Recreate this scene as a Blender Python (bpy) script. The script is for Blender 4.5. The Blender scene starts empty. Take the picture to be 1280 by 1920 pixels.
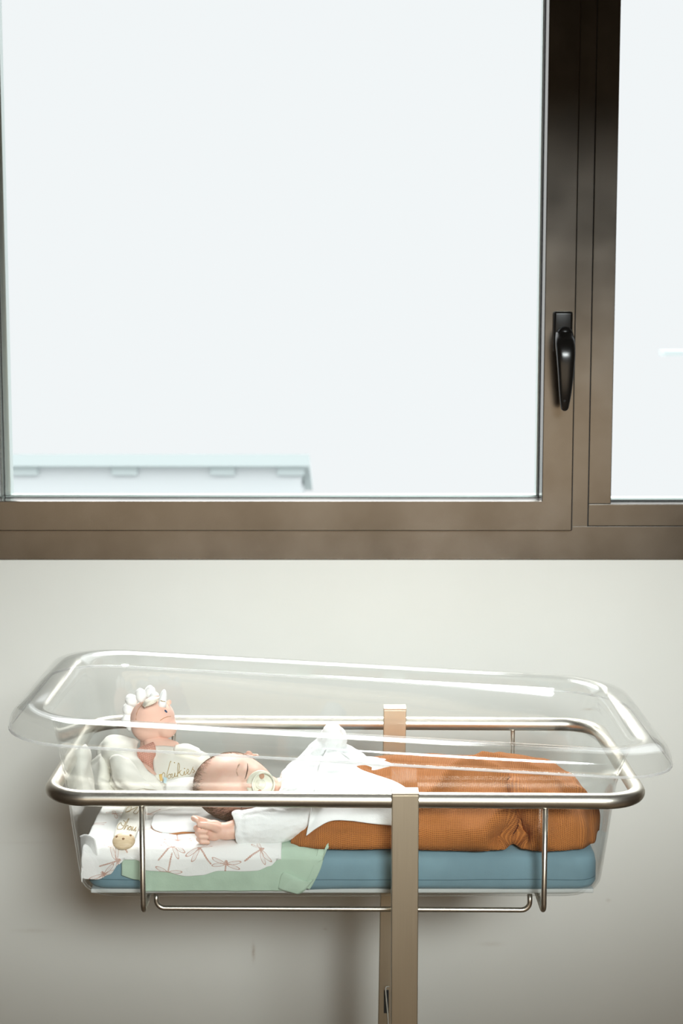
import bpy, bmesh, math, random
from mathutils import Vector, Matrix, noise
from mathutils.bvhtree import BVHTree

random.seed(4)
C = bpy.context.scene
COL = C.collection

# ------------------------------------------------------------------ camera
F_PX, CAM_Z = 3000.0, 1.58
TILT = math.atan(360 / F_PX)
cam = bpy.data.cameras.new('camera')
camo = bpy.data.objects.new('camera', cam)
COL.objects.link(camo)
camo.location = (0, 0, CAM_Z)
camo.rotation_euler = (math.pi / 2 - TILT, 0, 0)
cam.sensor_fit = 'VERTICAL'
cam.sensor_height = 36
cam.sensor_width = 24
cam.lens = 36 * F_PX / 1920
cam.clip_start = 0.05
cam.clip_end = 500
cam.dof.use_dof = True
cam.dof.focus_distance = 2.25
cam.dof.aperture_fstop = 9
C.camera = camo

# ------------------------------------------------------------------ view, world, lights
C.view_settings.view_transform = 'Standard'
C.view_settings.look = 'None'
C.view_settings.gamma = 1
C.view_settings.exposure = 0.0
C.view_settings.use_curve_mapping = False

SKY_HORIZON, SKY_HIGH = 0.935, 3.4
C.cycles.transparent_max_bounces = 48
C.cycles.max_bounces = 12
w = bpy.data.worlds.new('overcast_sky')
C.world = w
w.use_nodes = True
nt = w.node_tree
nt.nodes.clear()
wo = nt.nodes.new('ShaderNodeOutputWorld')
bg = nt.nodes.new('ShaderNodeBackground')
tc = nt.nodes.new('ShaderNodeTexCoord')
sp = nt.nodes.new('ShaderNodeSeparateXYZ')
mr = nt.nodes.new('ShaderNodeMapRange')
mr.inputs[1].default_value = 0.22
mr.inputs[2].default_value = 0.55
mr.inputs[3].default_value = SKY_HORIZON
mr.inputs[4].default_value = SKY_HIGH
nt.links.new(tc.outputs['Generated'], sp.inputs[0])
nt.links.new(sp.outputs[2], mr.inputs[0])
nt.links.new(mr.outputs[0], bg.inputs[1])
bg.inputs[0].default_value = (0.955, 0.985, 1.0, 1)
nt.links.new(bg.outputs[0], wo.inputs[0])

def light(name, kind, loc, target, energy, color, **kw):
    l = bpy.data.lights.new(name, kind)
    l.energy = energy
    l.color = color
    for k, v in kw.items():
        setattr(l, k, v)
    o = bpy.data.objects.new(name, l)
    COL.objects.link(o)
    o.location = loc
    o.rotation_euler = (Vector(target) - Vector(loc)).to_track_quat('-Z', 'Y').to_euler()
    return o

# hazy daylight falling steeply through the window onto the cot
light('daylight_sun', 'SUN', (-0.6, 6, 5.2), (0.0, 2.3, 0.9), 5.0, (1.0, 0.99, 0.97), angle=math.radians(32))
# added spot behind the camera, cone shaped to grade the window wall's brightness
light('wall_fill_spot', 'SPOT', (0.7, -1.5, 2.75), (0.0, 2.9, 1.07), 1400, (0.92, 0.985, 0.98),
      spot_size=math.radians(17), spot_blend=1.0, shadow_soft_size=0.6).scale = (2.3, 1, 1)
# added warm fill low behind the camera, with no window there
light('added_rear_fill', 'AREA', (-0.1, -2.3, 0.95), (-0.1, 2.9, 0.95), 20, (1.0, 0.79, 0.55), shape='RECTANGLE', size=3.6, size_y=1.0)

# ------------------------------------------------------------------ projection helpers (1280 x 1920 frame)
CT, ST = math.cos(TILT), math.sin(TILT)
def ray(px, py):
    a = (px - 640) / F_PX
    b = (960 - py) / F_PX
    return Vector((a, CT + b * ST, -ST + b * CT))
def P(px, py, Y):
    d = ray(px, py)
    s = Y / d.y
    return Vector((d.x * s, Y, CAM_Z + d.z * s))
def PZ(px, py, z):
    d = ray(px, py)
    s = (z - CAM_Z) / d.z
    return Vector((d.x * s, d.y * s, z))

# ------------------------------------------------------------------ materials
MATS = {}
def mat(name, color, rough=0.6, metal=0.0, **kw):
    m = bpy.data.materials.new(name)
    m.use_nodes = True
    b = m.node_tree.nodes['Principled BSDF']
    b.inputs['Base Color'].default_value = (*color, 1)
    b.inputs['Roughness'].default_value = rough
    b.inputs['Metallic'].default_value = metal
    for k, v in kw.items():
        b.inputs[k].default_value = v
    MATS[name] = m
    return m
def N(m, t, **kw):
    n = m.node_tree.nodes.new(t)
    for k, v in kw.items():
        setattr(n, k, v)
    return n
def L(m, a, b):
    m.node_tree.links.new(a, b)
def bsdf(m):
    return m.node_tree.nodes['Principled BSDF']
def coords(m, kind='Object', scale=(1, 1, 1)):
    t = N(m, 'ShaderNodeTexCoord')
    mp = N(m, 'ShaderNodeMapping')
    mp.inputs['Scale'].default_value = scale
    L(m, t.outputs[kind], mp.inputs[0])
    return mp.outputs[0]
def bump(m, height, strength=0.3, dist=0.001):
    b = N(m, 'ShaderNodeBump')
    b.inputs['Strength'].default_value = strength
    b.inputs['Distance'].default_value = dist
    L(m, height, b.inputs['Height'])
    prev = bsdf(m).inputs['Normal']
    if prev.is_linked:
        L(m, prev.links[0].from_socket, b.inputs['Normal'])
    L(m, b.outputs[0], prev)
def noise_tex(m, vec, scale, detail=3, rough=0.5):
    n = N(m, 'ShaderNodeTexNoise')
    n.inputs['Scale'].default_value = scale
    n.inputs['Detail'].default_value = detail
    n.inputs['Roughness'].default_value = rough
    L(m, vec, n.inputs['Vector'])
    return n.outputs['Fac']
def ramp(m, fac, stops):
    r = N(m, 'ShaderNodeValToRGB')
    e = r.color_ramp.elements
    while len(e) < len(stops):
        e.new(0.5)
    for k, (p, c) in enumerate(stops):
        e[k].position = p
        e[k].color = (*c, 1)
    L(m, fac, r.inputs[0])
    return r.outputs[0]
def math_n(m, op, a, b=None, c=None):
    n = N(m, 'ShaderNodeMath', operation=op)
    for i, v in enumerate((a, b, c)):
        if v is None:
            continue
        if isinstance(v, (int, float)):
            n.inputs[i].default_value = v
        else:
            L(m, v, n.inputs[i])
    return n.outputs[0]
def mixc(m, fac, a, b, blend='MIX'):
    n = N(m, 'ShaderNodeMix', data_type='RGBA', blend_type=blend)
    for s, v in ((n.inputs[0], fac), (n.inputs[6], a), (n.inputs[7], b)):
        if isinstance(v, (int, float)):
            s.default_value = v
        elif isinstance(v, tuple):
            s.default_value = (*v, 1)
        else:
            L(m, v, s)
    return n.outputs[2]

def fabric(name, color, weave=900, rough=0.9, strength=0.25, crinkle=0.0, vary=0.06):
    m = mat(name, color, rough)
    bsdf(m).inputs['Sheen Weight'].default_value = 0.15
    v = coords(m)
    n = noise_tex(m, v, weave * 0.5, 2)
    bump(m, n, strength, 0.0006)
    if crinkle:
        n2 = noise_tex(m, v, 55, 4, 0.6)
        bump(m, n2, crinkle, 0.004)
    n3 = noise_tex(m, v, 30, 3)
    L(m, ramp(m, n3, [(0.3, tuple(c * (1 - vary) for c in color)), (0.7, tuple(min(1, c * (1 + vary)) for c in color))]), bsdf(m).inputs['Base Color'])
    return m

def waffle(name, base, dark, cell):
    m = mat(name, base, 0.92)
    t = N(m, 'ShaderNodeTexCoord')
    s = N(m, 'ShaderNodeSeparateXYZ')
    L(m, t.outputs['UV'], s.inputs[0])
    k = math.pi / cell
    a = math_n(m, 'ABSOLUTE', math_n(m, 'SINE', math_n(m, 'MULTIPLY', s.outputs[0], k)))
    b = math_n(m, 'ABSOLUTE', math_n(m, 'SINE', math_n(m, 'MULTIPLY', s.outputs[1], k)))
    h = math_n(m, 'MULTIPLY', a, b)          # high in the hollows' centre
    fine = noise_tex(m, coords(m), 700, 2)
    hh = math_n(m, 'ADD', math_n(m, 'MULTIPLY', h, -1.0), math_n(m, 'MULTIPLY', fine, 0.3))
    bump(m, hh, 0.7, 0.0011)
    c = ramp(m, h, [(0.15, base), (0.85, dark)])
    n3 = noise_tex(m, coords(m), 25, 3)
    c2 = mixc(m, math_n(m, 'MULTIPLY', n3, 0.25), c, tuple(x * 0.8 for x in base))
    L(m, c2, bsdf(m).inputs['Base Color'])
    return m

def clear(name, tint=(0.97, 0.985, 0.98), edge=0.0, rough=0.03, ior=1.49, milk=0.0, gain=1.0):
    """clear plastic or glass sheet: what passes straight through plus a Fresnel reflection"""
    m = bpy.data.materials.new(name)
    m.use_nodes = True
    t = m.node_tree
    t.nodes.clear()
    out = t.nodes.new('ShaderNodeOutputMaterial')
    tr = t.nodes.new('ShaderNodeBsdfTransparent')
    gl = t.nodes.new('ShaderNodeBsdfGlossy')
    gl.inputs['Roughness'].default_value = rough
    gl.inputs['Color'].default_value = (1, 1, 1, 1)
    lw = t.nodes.new('ShaderNodeLayerWeight')
    lw.inputs['Blend'].default_value = 0.35
    tintr = t.nodes.new('ShaderNodeMix')
    tintr.data_type = 'RGBA'
    tintr.inputs[6].default_value = (*tint, 1)
    tintr.inputs[7].default_value = (*[max(0.0, c - edge) for c in tint], 1)
    t.links.new(lw.outputs['Facing'], tintr.inputs[0])
    t.links.new(tintr.outputs[2], tr.inputs['Color'])
    lf = t.nodes.new('ShaderNodeLayerWeight')
    lf.inputs['Blend'].default_value = 0.5
    pw = t.nodes.new('ShaderNodeMath'); pw.operation = 'POWER'; pw.inputs[1].default_value = 5.0
    t.links.new(lf.outputs['Facing'], pw.inputs[0])
    fr = t.nodes.new('ShaderNodeMath'); fr.operation = 'MULTIPLY_ADD'
    r0 = ((ior-1)/(ior+1))**2
    fr.inputs[1].default_value = 1 - r0; fr.inputs[2].default_value = r0
    t.links.new(pw.outputs[0], fr.inputs[0])
    mul = t.nodes.new('ShaderNodeMath')
    mul.operation = 'MULTIPLY'
    mul.use_clamp = True
    mul.inputs[1].default_value = gain
    t.links.new(fr.outputs[0], mul.inputs[0])
    mx = t.nodes.new('ShaderNodeMixShader')
    t.links.new(mul.outputs[0], mx.inputs[0])
    t.links.new(tr.outputs[0], mx.inputs[1])
    t.links.new(gl.outputs[0], mx.inputs[2])
    last = mx.outputs[0]
    if milk:
        df = t.nodes.new('ShaderNodeBsdfTranslucent')
        d2 = t.nodes.new('ShaderNodeBsdfDiffuse')
        a = t.nodes.new('ShaderNodeMixShader')
        t.links.new(df.outputs[0], a.inputs[1]); t.links.new(d2.outputs[0], a.inputs[2])
        b = t.nodes.new('ShaderNodeMixShader')
        b.inputs[0].default_value = milk
        t.links.new(last, b.inputs[1]); t.links.new(a.outputs[0], b.inputs[2])
        last = b.outputs[0]
    t.links.new(last, out.inputs[0])
    MATS[name] = m
    return m

# steel
def steel(name, color, rough, stretch, aniso=0.0):
    m = mat(name, color, rough, 1.0)
    v = coords(m, 'Object', stretch)
    n = noise_tex(m, v, 1.0, 4, 0.6)
    bump(m, n, 0.04, 0.0002)
    L(m, ramp(m, n, [(0.3, tuple(c * 0.94 for c in color)), (0.7, color)]), bsdf(m).inputs['Base Color'])
    rr = N(m, 'ShaderNodeMapRange')
    rr.inputs[3].default_value = rough * 0.85
    rr.inputs[4].default_value = rough * 1.2
    L(m, n, rr.inputs[0])
    L(m, rr.outputs[0], bsdf(m).inputs['Roughness'])
    return m
steel('satin_tube', (0.74, 0.70, 0.62), 0.34, (400, 400, 400))
steel('brushed_post', (0.64, 0.57, 0.45), 0.40, (900, 900, 10))
bsdf(MATS['brushed_post'])
clear('acrylic', tint=(0.993, 0.997, 0.995), edge=0.06, rough=0.07, ior=1.49, milk=0.003, gain=0.8)
clear('acrylic_edge', tint=(0.99, 0.995, 0.99), edge=0.0, rough=0.15, ior=1.49, milk=0.35, gain=1.0)  # milky white put in for the bright line of light along the lip
clear('window_glass', tint=(0.995, 1.0, 0.998), edge=0.05, rough=0.0, ior=1.005)

m = mat('frame_brown', (0.105, 0.086, 0.066), 0.42, 0.95)
v = coords(m, 'Object', (3, 3, 3))
n = noise_tex(m, v, 3.0, 4, 0.55)
L(m, ramp(m, n, [(0.35, (0.170, 0.157, 0.140)), (0.65, (0.215, 0.199, 0.178))]), bsdf(m).inputs['Base Color'])
rr = N(m, 'ShaderNodeMapRange'); rr.inputs[3].default_value = 0.17; rr.inputs[4].default_value = 0.30
L(m, n, rr.inputs[0]); L(m, rr.outputs[0], bsdf(m).inputs['Roughness'])
mat('handle_black', (0.012, 0.011, 0.010), 0.22)
mat('seal_dark', (0.02, 0.02, 0.02), 0.7)
mat('spacer_metal', (0.62, 0.70, 0.68), 0.35, 0.6)

# wall paint with its own scuffs
m = mat('wall_paint', (0.80, 0.79, 0.74), 0.75)
vo = coords(m)
n = noise_tex(m, vo, 260, 3)
bump(m, n, 0.12, 0.0008)
bump(m, noise_tex(m, vo, 2.2, 2), 0.25, 0.01)
base = ramp(m, noise_tex(m, vo, 1.6, 4, 0.6), [(0.3, (0.775, 0.765, 0.712)), (0.7, (0.83, 0.82, 0.77))])
marks = [(475, 1785, .003, .014, .55), (50, 1580, .05, .0030, .07), (1105, 1330, .012, .002, .45), (920, 1770, .020, .004, .18),
         (1142, 1330, .004, .003, .3), (1140, 1688, .004, .003, .35), (610, 1742, .004, .002, .3), (60, 1745, .03, .004, .15), (1100, 1480, .01, .006, .15)]
geo = N(m, 'ShaderNodeNewGeometry')
spx = N(m, 'ShaderNodeSeparateXYZ'); L(m, geo.outputs['Position'], spx.inputs[0])
acc = None
for (px, py, sx, sz, a) in marks:
    q = P(px, py, 2.9)
    dx = math_n(m, 'DIVIDE', math_n(m, 'SUBTRACT', spx.outputs[0], q.x), sx)
    dz = math_n(m, 'DIVIDE', math_n(m, 'SUBTRACT', spx.outputs[2], q.z), sz)
    d = math_n(m, 'ADD', math_n(m, 'MULTIPLY', dx, dx), math_n(m, 'MULTIPLY', dz, dz))
    g = math_n(m, 'MULTIPLY', math_n(m, 'POWER', 2.718, math_n(m, 'MULTIPLY', d, -1.0)), a)
    acc = g if acc is None else math_n(m, 'MAXIMUM', acc, g)
brk = noise_tex(m, vo, 120, 3, 0.7)
acc = math_n(m, 'MULTIPLY', acc, math_n(m, 'MULTIPLY', brk, 1.6))
L(m, mixc(m, acc, base, (0.38, 0.27, 0.18)), bsdf(m).inputs['Base Color'])

m = mat('floor_vinyl', (0.30, 0.21, 0.13), 0.4)
L(m, ramp(m, noise_tex(m, coords(m), 60, 5), [(0.35, (0.17, 0.115, 0.07)), (0.65, (0.22, 0.155, 0.10))]), bsdf(m).inputs['Base Color'])
mat('ceiling_paint', (0.10, 0.09, 0.08), 0.9)
mat('room_paint', (0.23, 0.17, 0.115), 0.85)

fabric('blue_sheet', (0.20, 0.33, 0.39), 1200, 0.85, 0.2, 0.12)
m = MATS['blue_sheet']
geo = N(m, 'ShaderNodeNewGeometry'); spx = N(m, 'ShaderNodeSeparateXYZ'); L(m, geo.outputs['Position'], spx.inputs[0])
wob = math_n(m, 'MULTIPLY', noise_tex(m, coords(m), 7, 1), 0.006)
dd = math_n(m, 'ABSOLUTE', math_n(m, 'SUBTRACT', spx.outputs[2], math_n(m, 'ADD', wob, 0.8045)))
seam = math_n(m, 'LESS_THAN', dd, 0.0006)
prev = bsdf(m).inputs['Base Color'].links[0].from_socket
L(m, mixc(m, math_n(m, 'MULTIPLY', seam, 0.75), prev, (0.05, 0.12, 0.15)), bsdf(m).inputs['Base Color'])
mat('mattress_white', (0.62, 0.64, 0.62), 0.6)
fabric('mint_cotton', (0.48, 0.62, 0.49), 1200, 0.9, 0.2, 0.2)
fabric('white_cotton', (0.86, 0.87, 0.86), 1200, 0.9, 0.25, 0.25, 0.02)
fabric('shirt_gauze', (0.85, 0.86, 0.85), 1500, 0.95, 0.5, 0.5, 0.02)
fabric('cream_velour', (0.84, 0.82, 0.74), 1200, 0.95, 0.3, 0.12, 0.03)
fabric('plush_white', (0.88, 0.87, 0.84), 900, 1.0, 0.9, 0.2, 0.02)
fabric('pink_plush', (0.82, 0.52, 0.41), 1500, 0.95, 0.3, 0.0, 0.03)
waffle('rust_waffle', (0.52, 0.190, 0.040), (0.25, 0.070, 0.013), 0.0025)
waffle('pink_waffle', (0.76, 0.40, 0.31), (0.60, 0.27, 0.20), 0.0030)
fabric('rust_edge', (0.48, 0.20, 0.065), 900, 0.9, 0.4)
mat('embroidery', (0.45, 0.32, 0.12), 0.7)
mat('brown_thread', (0.50, 0.38, 0.20), 0.7)
mat('navy_thread', (0.02, 0.06, 0.14), 0.6)
mat('tag_yellow', (0.75, 0.50, 0.18), 0.7)
mat('tag_blue', (0.50, 0.68, 0.74), 0.7)
fabric('printed_cotton', (0.84, 0.78, 0.66), 900, 0.9, 0.2, 0.0)
m = mat('wood_bead', (0.72, 0.56, 0.36), 0.45)
n = noise_tex(m, coords(m, 'Object', (40, 400, 400)), 1.0, 4)
L(m, ramp(m, n, [(0.3, (0.62, 0.46, 0.28)), (0.7, (0.80, 0.65, 0.44))]), bsdf(m).inputs['Base Color'])
mat('wood_hole', (0.28, 0.15, 0.07), 0.7)
mat('pacifier_cream', (0.80, 0.78, 0.64), 0.35)
mat('pacifier_hole', (0.50, 0.26, 0.16), 0.6)
m = mat('skin', (0.80, 0.53, 0.42), 0.5)
b = bsdf(m)
b.inputs['Subsurface Weight'].default_value = 0.25
b.inputs['Subsurface Radius'].default_value = (0.010, 0.004, 0.002)
b.inputs['Subsurface Scale'].default_value = 0.6
n = noise_tex(m, coords(m), 45, 4, 0.6)
L(m, ramp(m, n, [(0.3, (0.78, 0.47, 0.36)), (0.7, (0.82, 0.565, 0.45))]), b.inputs['Base Color'])
bump(m, noise_tex(m, coords(m), 900, 2), 0.15, 0.0005)
mat('lash_dark', (0.12, 0.055, 0.03), 0.7)
mat('brow_tan', (0.42, 0.26, 0.16), 0.8)
mat('hair_brown', (0.25, 0.15, 0.08), 0.6)
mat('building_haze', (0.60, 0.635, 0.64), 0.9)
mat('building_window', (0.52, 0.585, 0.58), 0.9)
mat('rubber', (0.03, 0.03, 0.03), 0.7)
mat('cable_white', (0.6, 0.58, 0.52), 0.5)

# dragonfly print on white muslin -----------------------------------------------------------
def dragonfly_group():
    g = bpy.data.node_groups.new('dragonfly', 'ShaderNodeTree')
    g.interface.new_socket('UV', in_out='INPUT', socket_type='NodeSocketVector')
    g.interface.new_socket('Place', in_out='INPUT', socket_type='NodeSocketVector')
    g.interface.new_socket('Turn', in_out='INPUT', socket_type='NodeSocketFloat')
    g.interface.new_socket('Size', in_out='INPUT', socket_type='NodeSocketFloat')
    g.interface.new_socket('Mask', in_out='OUTPUT', socket_type='NodeSocketFloat')
    gi = g.nodes.new('NodeGroupInput'); go = g.nodes.new('NodeGroupOutput')
    def mt(op, a, b=None, c=None):
        n = g.nodes.new('ShaderNodeMath'); n.operation = op
        for i, v in enumerate((a, b, c)):
            if v is None: continue
            if isinstance(v, (int, float)): n.inputs[i].default_value = v
            else: g.links.new(v, n.inputs[i])
        return n.outputs[0]
    sub = g.nodes.new('ShaderNodeVectorMath'); sub.operation = 'SUBTRACT'
    g.links.new(gi.outputs[0], sub.inputs[0]); g.links.new(gi.outputs[1], sub.inputs[1])
    rot = g.nodes.new('ShaderNodeVectorRotate'); rot.rotation_type = 'Z_AXIS'
    g.links.new(sub.outputs[0], rot.inputs['Vector'])
    g.links.new(mt('MULTIPLY', gi.outputs[2], -1.0), rot.inputs['Angle'])
    sx = g.nodes.new('ShaderNodeSeparateXYZ'); g.links.new(rot.outputs[0], sx.inputs[0])
    x = mt('DIVIDE', sx.outputs[0], gi.outputs[3]); y = mt('DIVIDE', sx.outputs[1], gi.outputs[3])
    ax = mt('ABSOLUTE', x)
    # beaded tail along +y
    wid = mt('ADD', 0.022, mt('MULTIPLY', mt('ABSOLUTE', mt('SINE', mt('MULTIPLY', y, 28.0))), 0.035))
    tail = mt('MULTIPLY', mt('LESS_THAN', ax, wid), mt('MULTIPLY', mt('GREATER_THAN', y, -0.14), mt('LESS_THAN', y, 1.15)))
    head = mt('LESS_THAN', mt('ADD', mt('POWER', mt('DIVIDE', x, 0.10), 2.0), mt('POWER', mt('DIVIDE', mt('ADD', y, 0.12), 0.14), 2.0)), 1.0)
    m_ = mt('MAXIMUM', tail, head)
    for (ang, ln, wd) in ((0.30, 0.46, 0.115), (-0.22, 0.42, 0.12)):
        c, s = math.cos(ang), math.sin(ang)
        u = mt('SUBTRACT', mt('ADD', mt('MULTIPLY', ax, c), mt('MULTIPLY', y, -s)), ln + 0.04)
        v = mt('ADD', mt('MULTIPLY', ax, s), mt('MULTIPLY', y, c))
        d = mt('ADD', mt('POWER', mt('ABSOLUTE', mt('DIVIDE', u, ln)), 2.0), mt('POWER', mt('ABSOLUTE', mt('DIVIDE', v, wd)), 2.0))
        inside = mt('LESS_THAN', d, 1.0)
        rim = mt('MULTIPLY', inside, mt('GREATER_THAN', d, 0.62))
        veins = mt('MULTIPLY', inside, mt('GREATER_THAN', mt('SINE', mt('MULTIPLY', v, 95.0)), 0.45))
        m_ = mt('MAXIMUM', m_, mt('MAXIMUM', rim, mt('MULTIPLY', veins, 0.55)))
    g.links.new(m_, go.inputs[0])
    return g
YF, ZT = 2.1475, 0.846          # mattress front face and top
def cloth_uv(px, py):
    q = P(px, py, YF - .004)
    if q.z < ZT:
        return (q.x, q.z - ZT)
    q = PZ(px, py, ZT + .006)
    return (q.x, q.y - YF)
m = mat('dragonfly_muslin', (0.87, 0.87, 0.85), 0.92)
bsdf(m).inputs['Sheen Weight'].default_value = 0.1
tcn = N(m, 'ShaderNodeTexCoord')
G = dragonfly_group()
acc = None
flies = [((219, 1622), (190, 1631)), ((316, 1643), (322, 1611)), ((374, 1592), (395, 1626)), ((488, 1605), (456, 1623)),
         ((424, 1628), (420, 1660)), ((322, 1590), (292, 1599)), ((222, 1585), (236, 1607)), ((333, 1577), (331, 1562)),
         ((335, 1531), (355, 1540)), ((172, 1546), (164, 1560)), ((216, 1530), (240, 1526)), ((280, 1526), (295, 1520)),
         ((195, 1648), (205, 1662)), ((400, 1535), (415, 1541)), ((265, 1560), (250, 1552)), ((500, 1560), (480, 1550)), ((250, 1500), (262, 1492)), ((420, 1500), (440, 1494))]
for (a_, b_) in flies:
    p0, p1 = Vector(cloth_uv(*a_)), Vector(cloth_uv(*b_))
    d = p1 - p0
    gn = N(m, 'ShaderNodeGroup'); gn.node_tree = G
    L(m, tcn.outputs['UV'], gn.inputs[0])
    gn.inputs[1].default_value = (p0.x, p0.y, 0)
    gn.inputs[2].default_value = math.atan2(d.y, d.x) - math.pi / 2
    gn.inputs[3].default_value = 0.0225
    acc = gn.outputs[0] if acc is None else math_n(m, 'MAXIMUM', acc, gn.outputs[0])
acc = math_n(m, 'MULTIPLY', acc, math_n(m, 'ADD', 0.45, math_n(m, 'MULTIPLY', noise_tex(m, coords(m), 300, 2), 0.8)))
L(m, mixc(m, acc, (0.87, 0.87, 0.85), (0.54, 0.32, 0.25)), bsdf(m).inputs['Base Color'])
bump(m, noise_tex(m, coords(m), 700, 2), 0.25, 0.0006)
bump(m, noise_tex(m, coords(m), 40, 4, 0.6), 0.35, 0.004)

# ------------------------------------------------------------------ object helpers
def obj(name, bm, mtl, parent=None, smooth=True):
    me = bpy.data.meshes.new(name)
    bm.normal_update()
    bm.to_mesh(me)
    bm.free()
    for mm in (mtl if isinstance(mtl, (list, tuple)) else [mtl]):
        me.materials.append(MATS[mm])
    if smooth:
        for p in me.polygons:
            p.use_smooth = True
    o = bpy.data.objects.new(name, me)
    COL.objects.link(o)
    if parent is not None:
        o.parent = parent
        o.matrix_parent_inverse = parent.matrix_world.inverted()
    return o
def tag(o, label, cat, group=None, kind=None):
    o['label'] = label
    o['category'] = cat
    if group: o['group'] = group
    if kind: o['kind'] = kind
    return o
def thing(name, loc, label=None, cat=None, group=None, kind=None):
    o = bpy.data.objects.new(name, None)
    o.empty_display_size = 0.02
    COL.objects.link(o)
    o.location = loc
    o.matrix_world = Matrix.Translation(loc)
    if label: o['label'] = label
    if cat: o['category'] = cat
    if group: o['group'] = group
    if kind: o['kind'] = kind
    return o
def struct(o):
    o['kind'] = 'structure'
    return o
def box(bm, x0, x1, y0, y1, z0, z1, bev=0.0):
    r = bmesh.ops.create_cube(bm, size=1, matrix=Matrix.Translation(((x0+x1)/2, (y0+y1)/2, (z0+z1)/2)) @ Matrix.Diagonal((abs(x1-x0), abs(y1-y0), abs(z1-z0), 1)))
    if bev:
        es = list({e for v in r['verts'] for e in v.link_edges})
        bmesh.ops.bevel(bm, geom=es, offset=bev, segments=3, affect='EDGES', profile=0.6)
def boxes(name, lst, mtl, parent=None, bev=0.0):
    bm = bmesh.new()
    for b_ in lst: box(bm, *b_, bev=bev)
    o = obj(name, bm, mtl, parent, smooth=False)
    return o
def ellipsoid(bm, c, r, rot=None, seg=24):
    M = Matrix.Translation(c) @ (rot.to_4x4() if rot is not None else Matrix.Identity(4)) @ Matrix.Diagonal((*r, 1))
    bmesh.ops.create_uvsphere(bm, u_segments=seg, v_segments=seg // 2 + 2, radius=1, matrix=M)
def capsule(bm, a, b, ra, rb, seg=16, rings=6):
    """closed tapered capsule"""
    a, b = Vector(a), Vector(b)
    d = b - a
    q = d.to_track_quat('Z', 'Y').to_matrix() if d.length > 1e-6 else Matrix.Identity(3)
    Ln = d.length
    prof = []
    for i in range(rings + 1):
        t = math.pi / 2 * i / rings
        prof.append((-ra * math.cos(t), ra * math.sin(t)))
    for i in range(rings + 1):
        t = math.pi / 2 * i / rings
        prof.append((Ln + rb * math.sin(t), rb * math.cos(t)))
    rows = []
    for (z, r) in prof:
        if r < 1e-6:
            rows.append([bm.verts.new(a + q @ Vector((0, 0, z)))])
        else:
            rows.append([bm.verts.new(a + q @ Vector((r*math.cos(2*math.pi*k/seg), r*math.sin(2*math.pi*k/seg), z))) for k in range(seg)])
    for r0, r1 in zip(rows, rows[1:]):
        for k in range(seg):
            k2 = (k + 1) % seg
            if len(r0) == 1: bm.faces.new((r0[0], r1[k2], r1[k]))
            elif len(r1) == 1: bm.faces.new((r0[k], r0[k2], r1[0]))
            else: bm.faces.new((r0[k], r0[k2], r1[k2], r1[k]))
def chain(bm, pts, rad):
    for i in range(len(pts) - 1):
        capsule(bm, pts[i], pts[i+1], rad[i], rad[i+1])
def catmull(pts, n=8, closed=False):
    pts = [Vector(p) for p in pts]
    out = []
    m_ = len(pts)
    rng = range(m_) if closed else range(m_ - 1)
    for i in rng:
        p0 = pts[(i-1) % m_] if closed or i > 0 else pts[i] * 2 - pts[i+1]
        p1, p2 = pts[i], pts[(i+1) % m_]
        p3 = pts[(i+2) % m_] if closed or i + 2 < m_ else p2 * 2 - p1
        for k in range(n):
            t = k / n
            out.append(0.5 * ((2*p1) + (p2-p0)*t + (2*p0-5*p1+4*p2-p3)*t*t + (3*p1-p0-3*p2+p3)*t**3))
    if not closed: out.append(pts[-1])
    return out
def tube(bm, pts, r, seg=16, closed=False, caps=True):
    pts = [Vector(p) for p in pts]
    n = len(pts)
    rows = []
    up = None
    for i, p in enumerate(pts):
        if closed: t = pts[(i+1) % n] - pts[i-1]
        else: t = pts[min(i+1, n-1)] - pts[max(i-1, 0)]
        t.normalize()
        if up is None:
            up = Vector((0, 0, 1)) if abs(t.z) < 0.9 else Vector((1, 0, 0))
        up = (up - t * up.dot(t))
        if up.length < 1e-6: up = t.orthogonal()
        up.normalize()
        s = t.cross(up)
        rr = r[i] if isinstance(r, (list, tuple)) else r
        rows.append([bm.verts.new(p + (up*math.cos(2*math.pi*k/seg) + s*math.sin(2*math.pi*k/seg)) * rr) for k in range(seg)])
    pairs = list(zip(rows, rows[1:])) + ([(rows[-1], rows[0])] if closed else [])
    for a, b in pairs:
        for k in range(seg):
            bm.faces.new((a[k], a[(k+1) % seg], b[(k+1) % seg], b[k]))
    if caps and not closed:
        bm.faces.new(rows[0][::-1]); bm.faces.new(rows[-1])
def fillet(pts, rad, n=8, closed=False):
    pts = [Vector(p) for p in pts]
    out = []
    m_ = len(pts)
    for i, p in enumerate(pts):
        if not closed and i in (0, m_-1):
            out.append(p); continue
        a, b = pts[i-1], pts[(i+1) % m_]
        r = rad[i] if isinstance(rad, (list, tuple)) else rad
        u, v_ = (a-p).normalized(), (b-p).normalized()
        th = u.angle(v_)
        t = r / math.tan(th/2)
        s, e = p + u*t, p + v_*t
        c = p + (u+v_).normalized() * (r / math.sin(th/2))
        for k in range(n+1):
            ang = k/n
            vec = (s-c).slerp(e-c, ang) if (s-c).length > 1e-9 else s-c
            out.append(c + vec.normalized()*r)
    return out
def grid_mesh(rows, uvs=None, close_u=False):
    bm = bmesh.new()
    V = [[bm.verts.new(p) for p in r] for r in rows]
    uvl = bm.loops.layers.uv.new('UVMap') if uvs else None
    nr, nc = len(V), len(V[0])
    for i in range(nr - 1):
        for j in range(nc if close_u else nc - 1):
            j2 = (j+1) % nc
            f = bm.faces.new((V[i][j], V[i][j2], V[i+1][j2], V[i+1][j]))
            if uvs:
                for lp, (a, b) in zip(f.loops, ((i, j), (i, j2), (i+1, j2), (i+1, j))):
                    lp[uvl].uv = uvs[a][b]
    return bm
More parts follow.
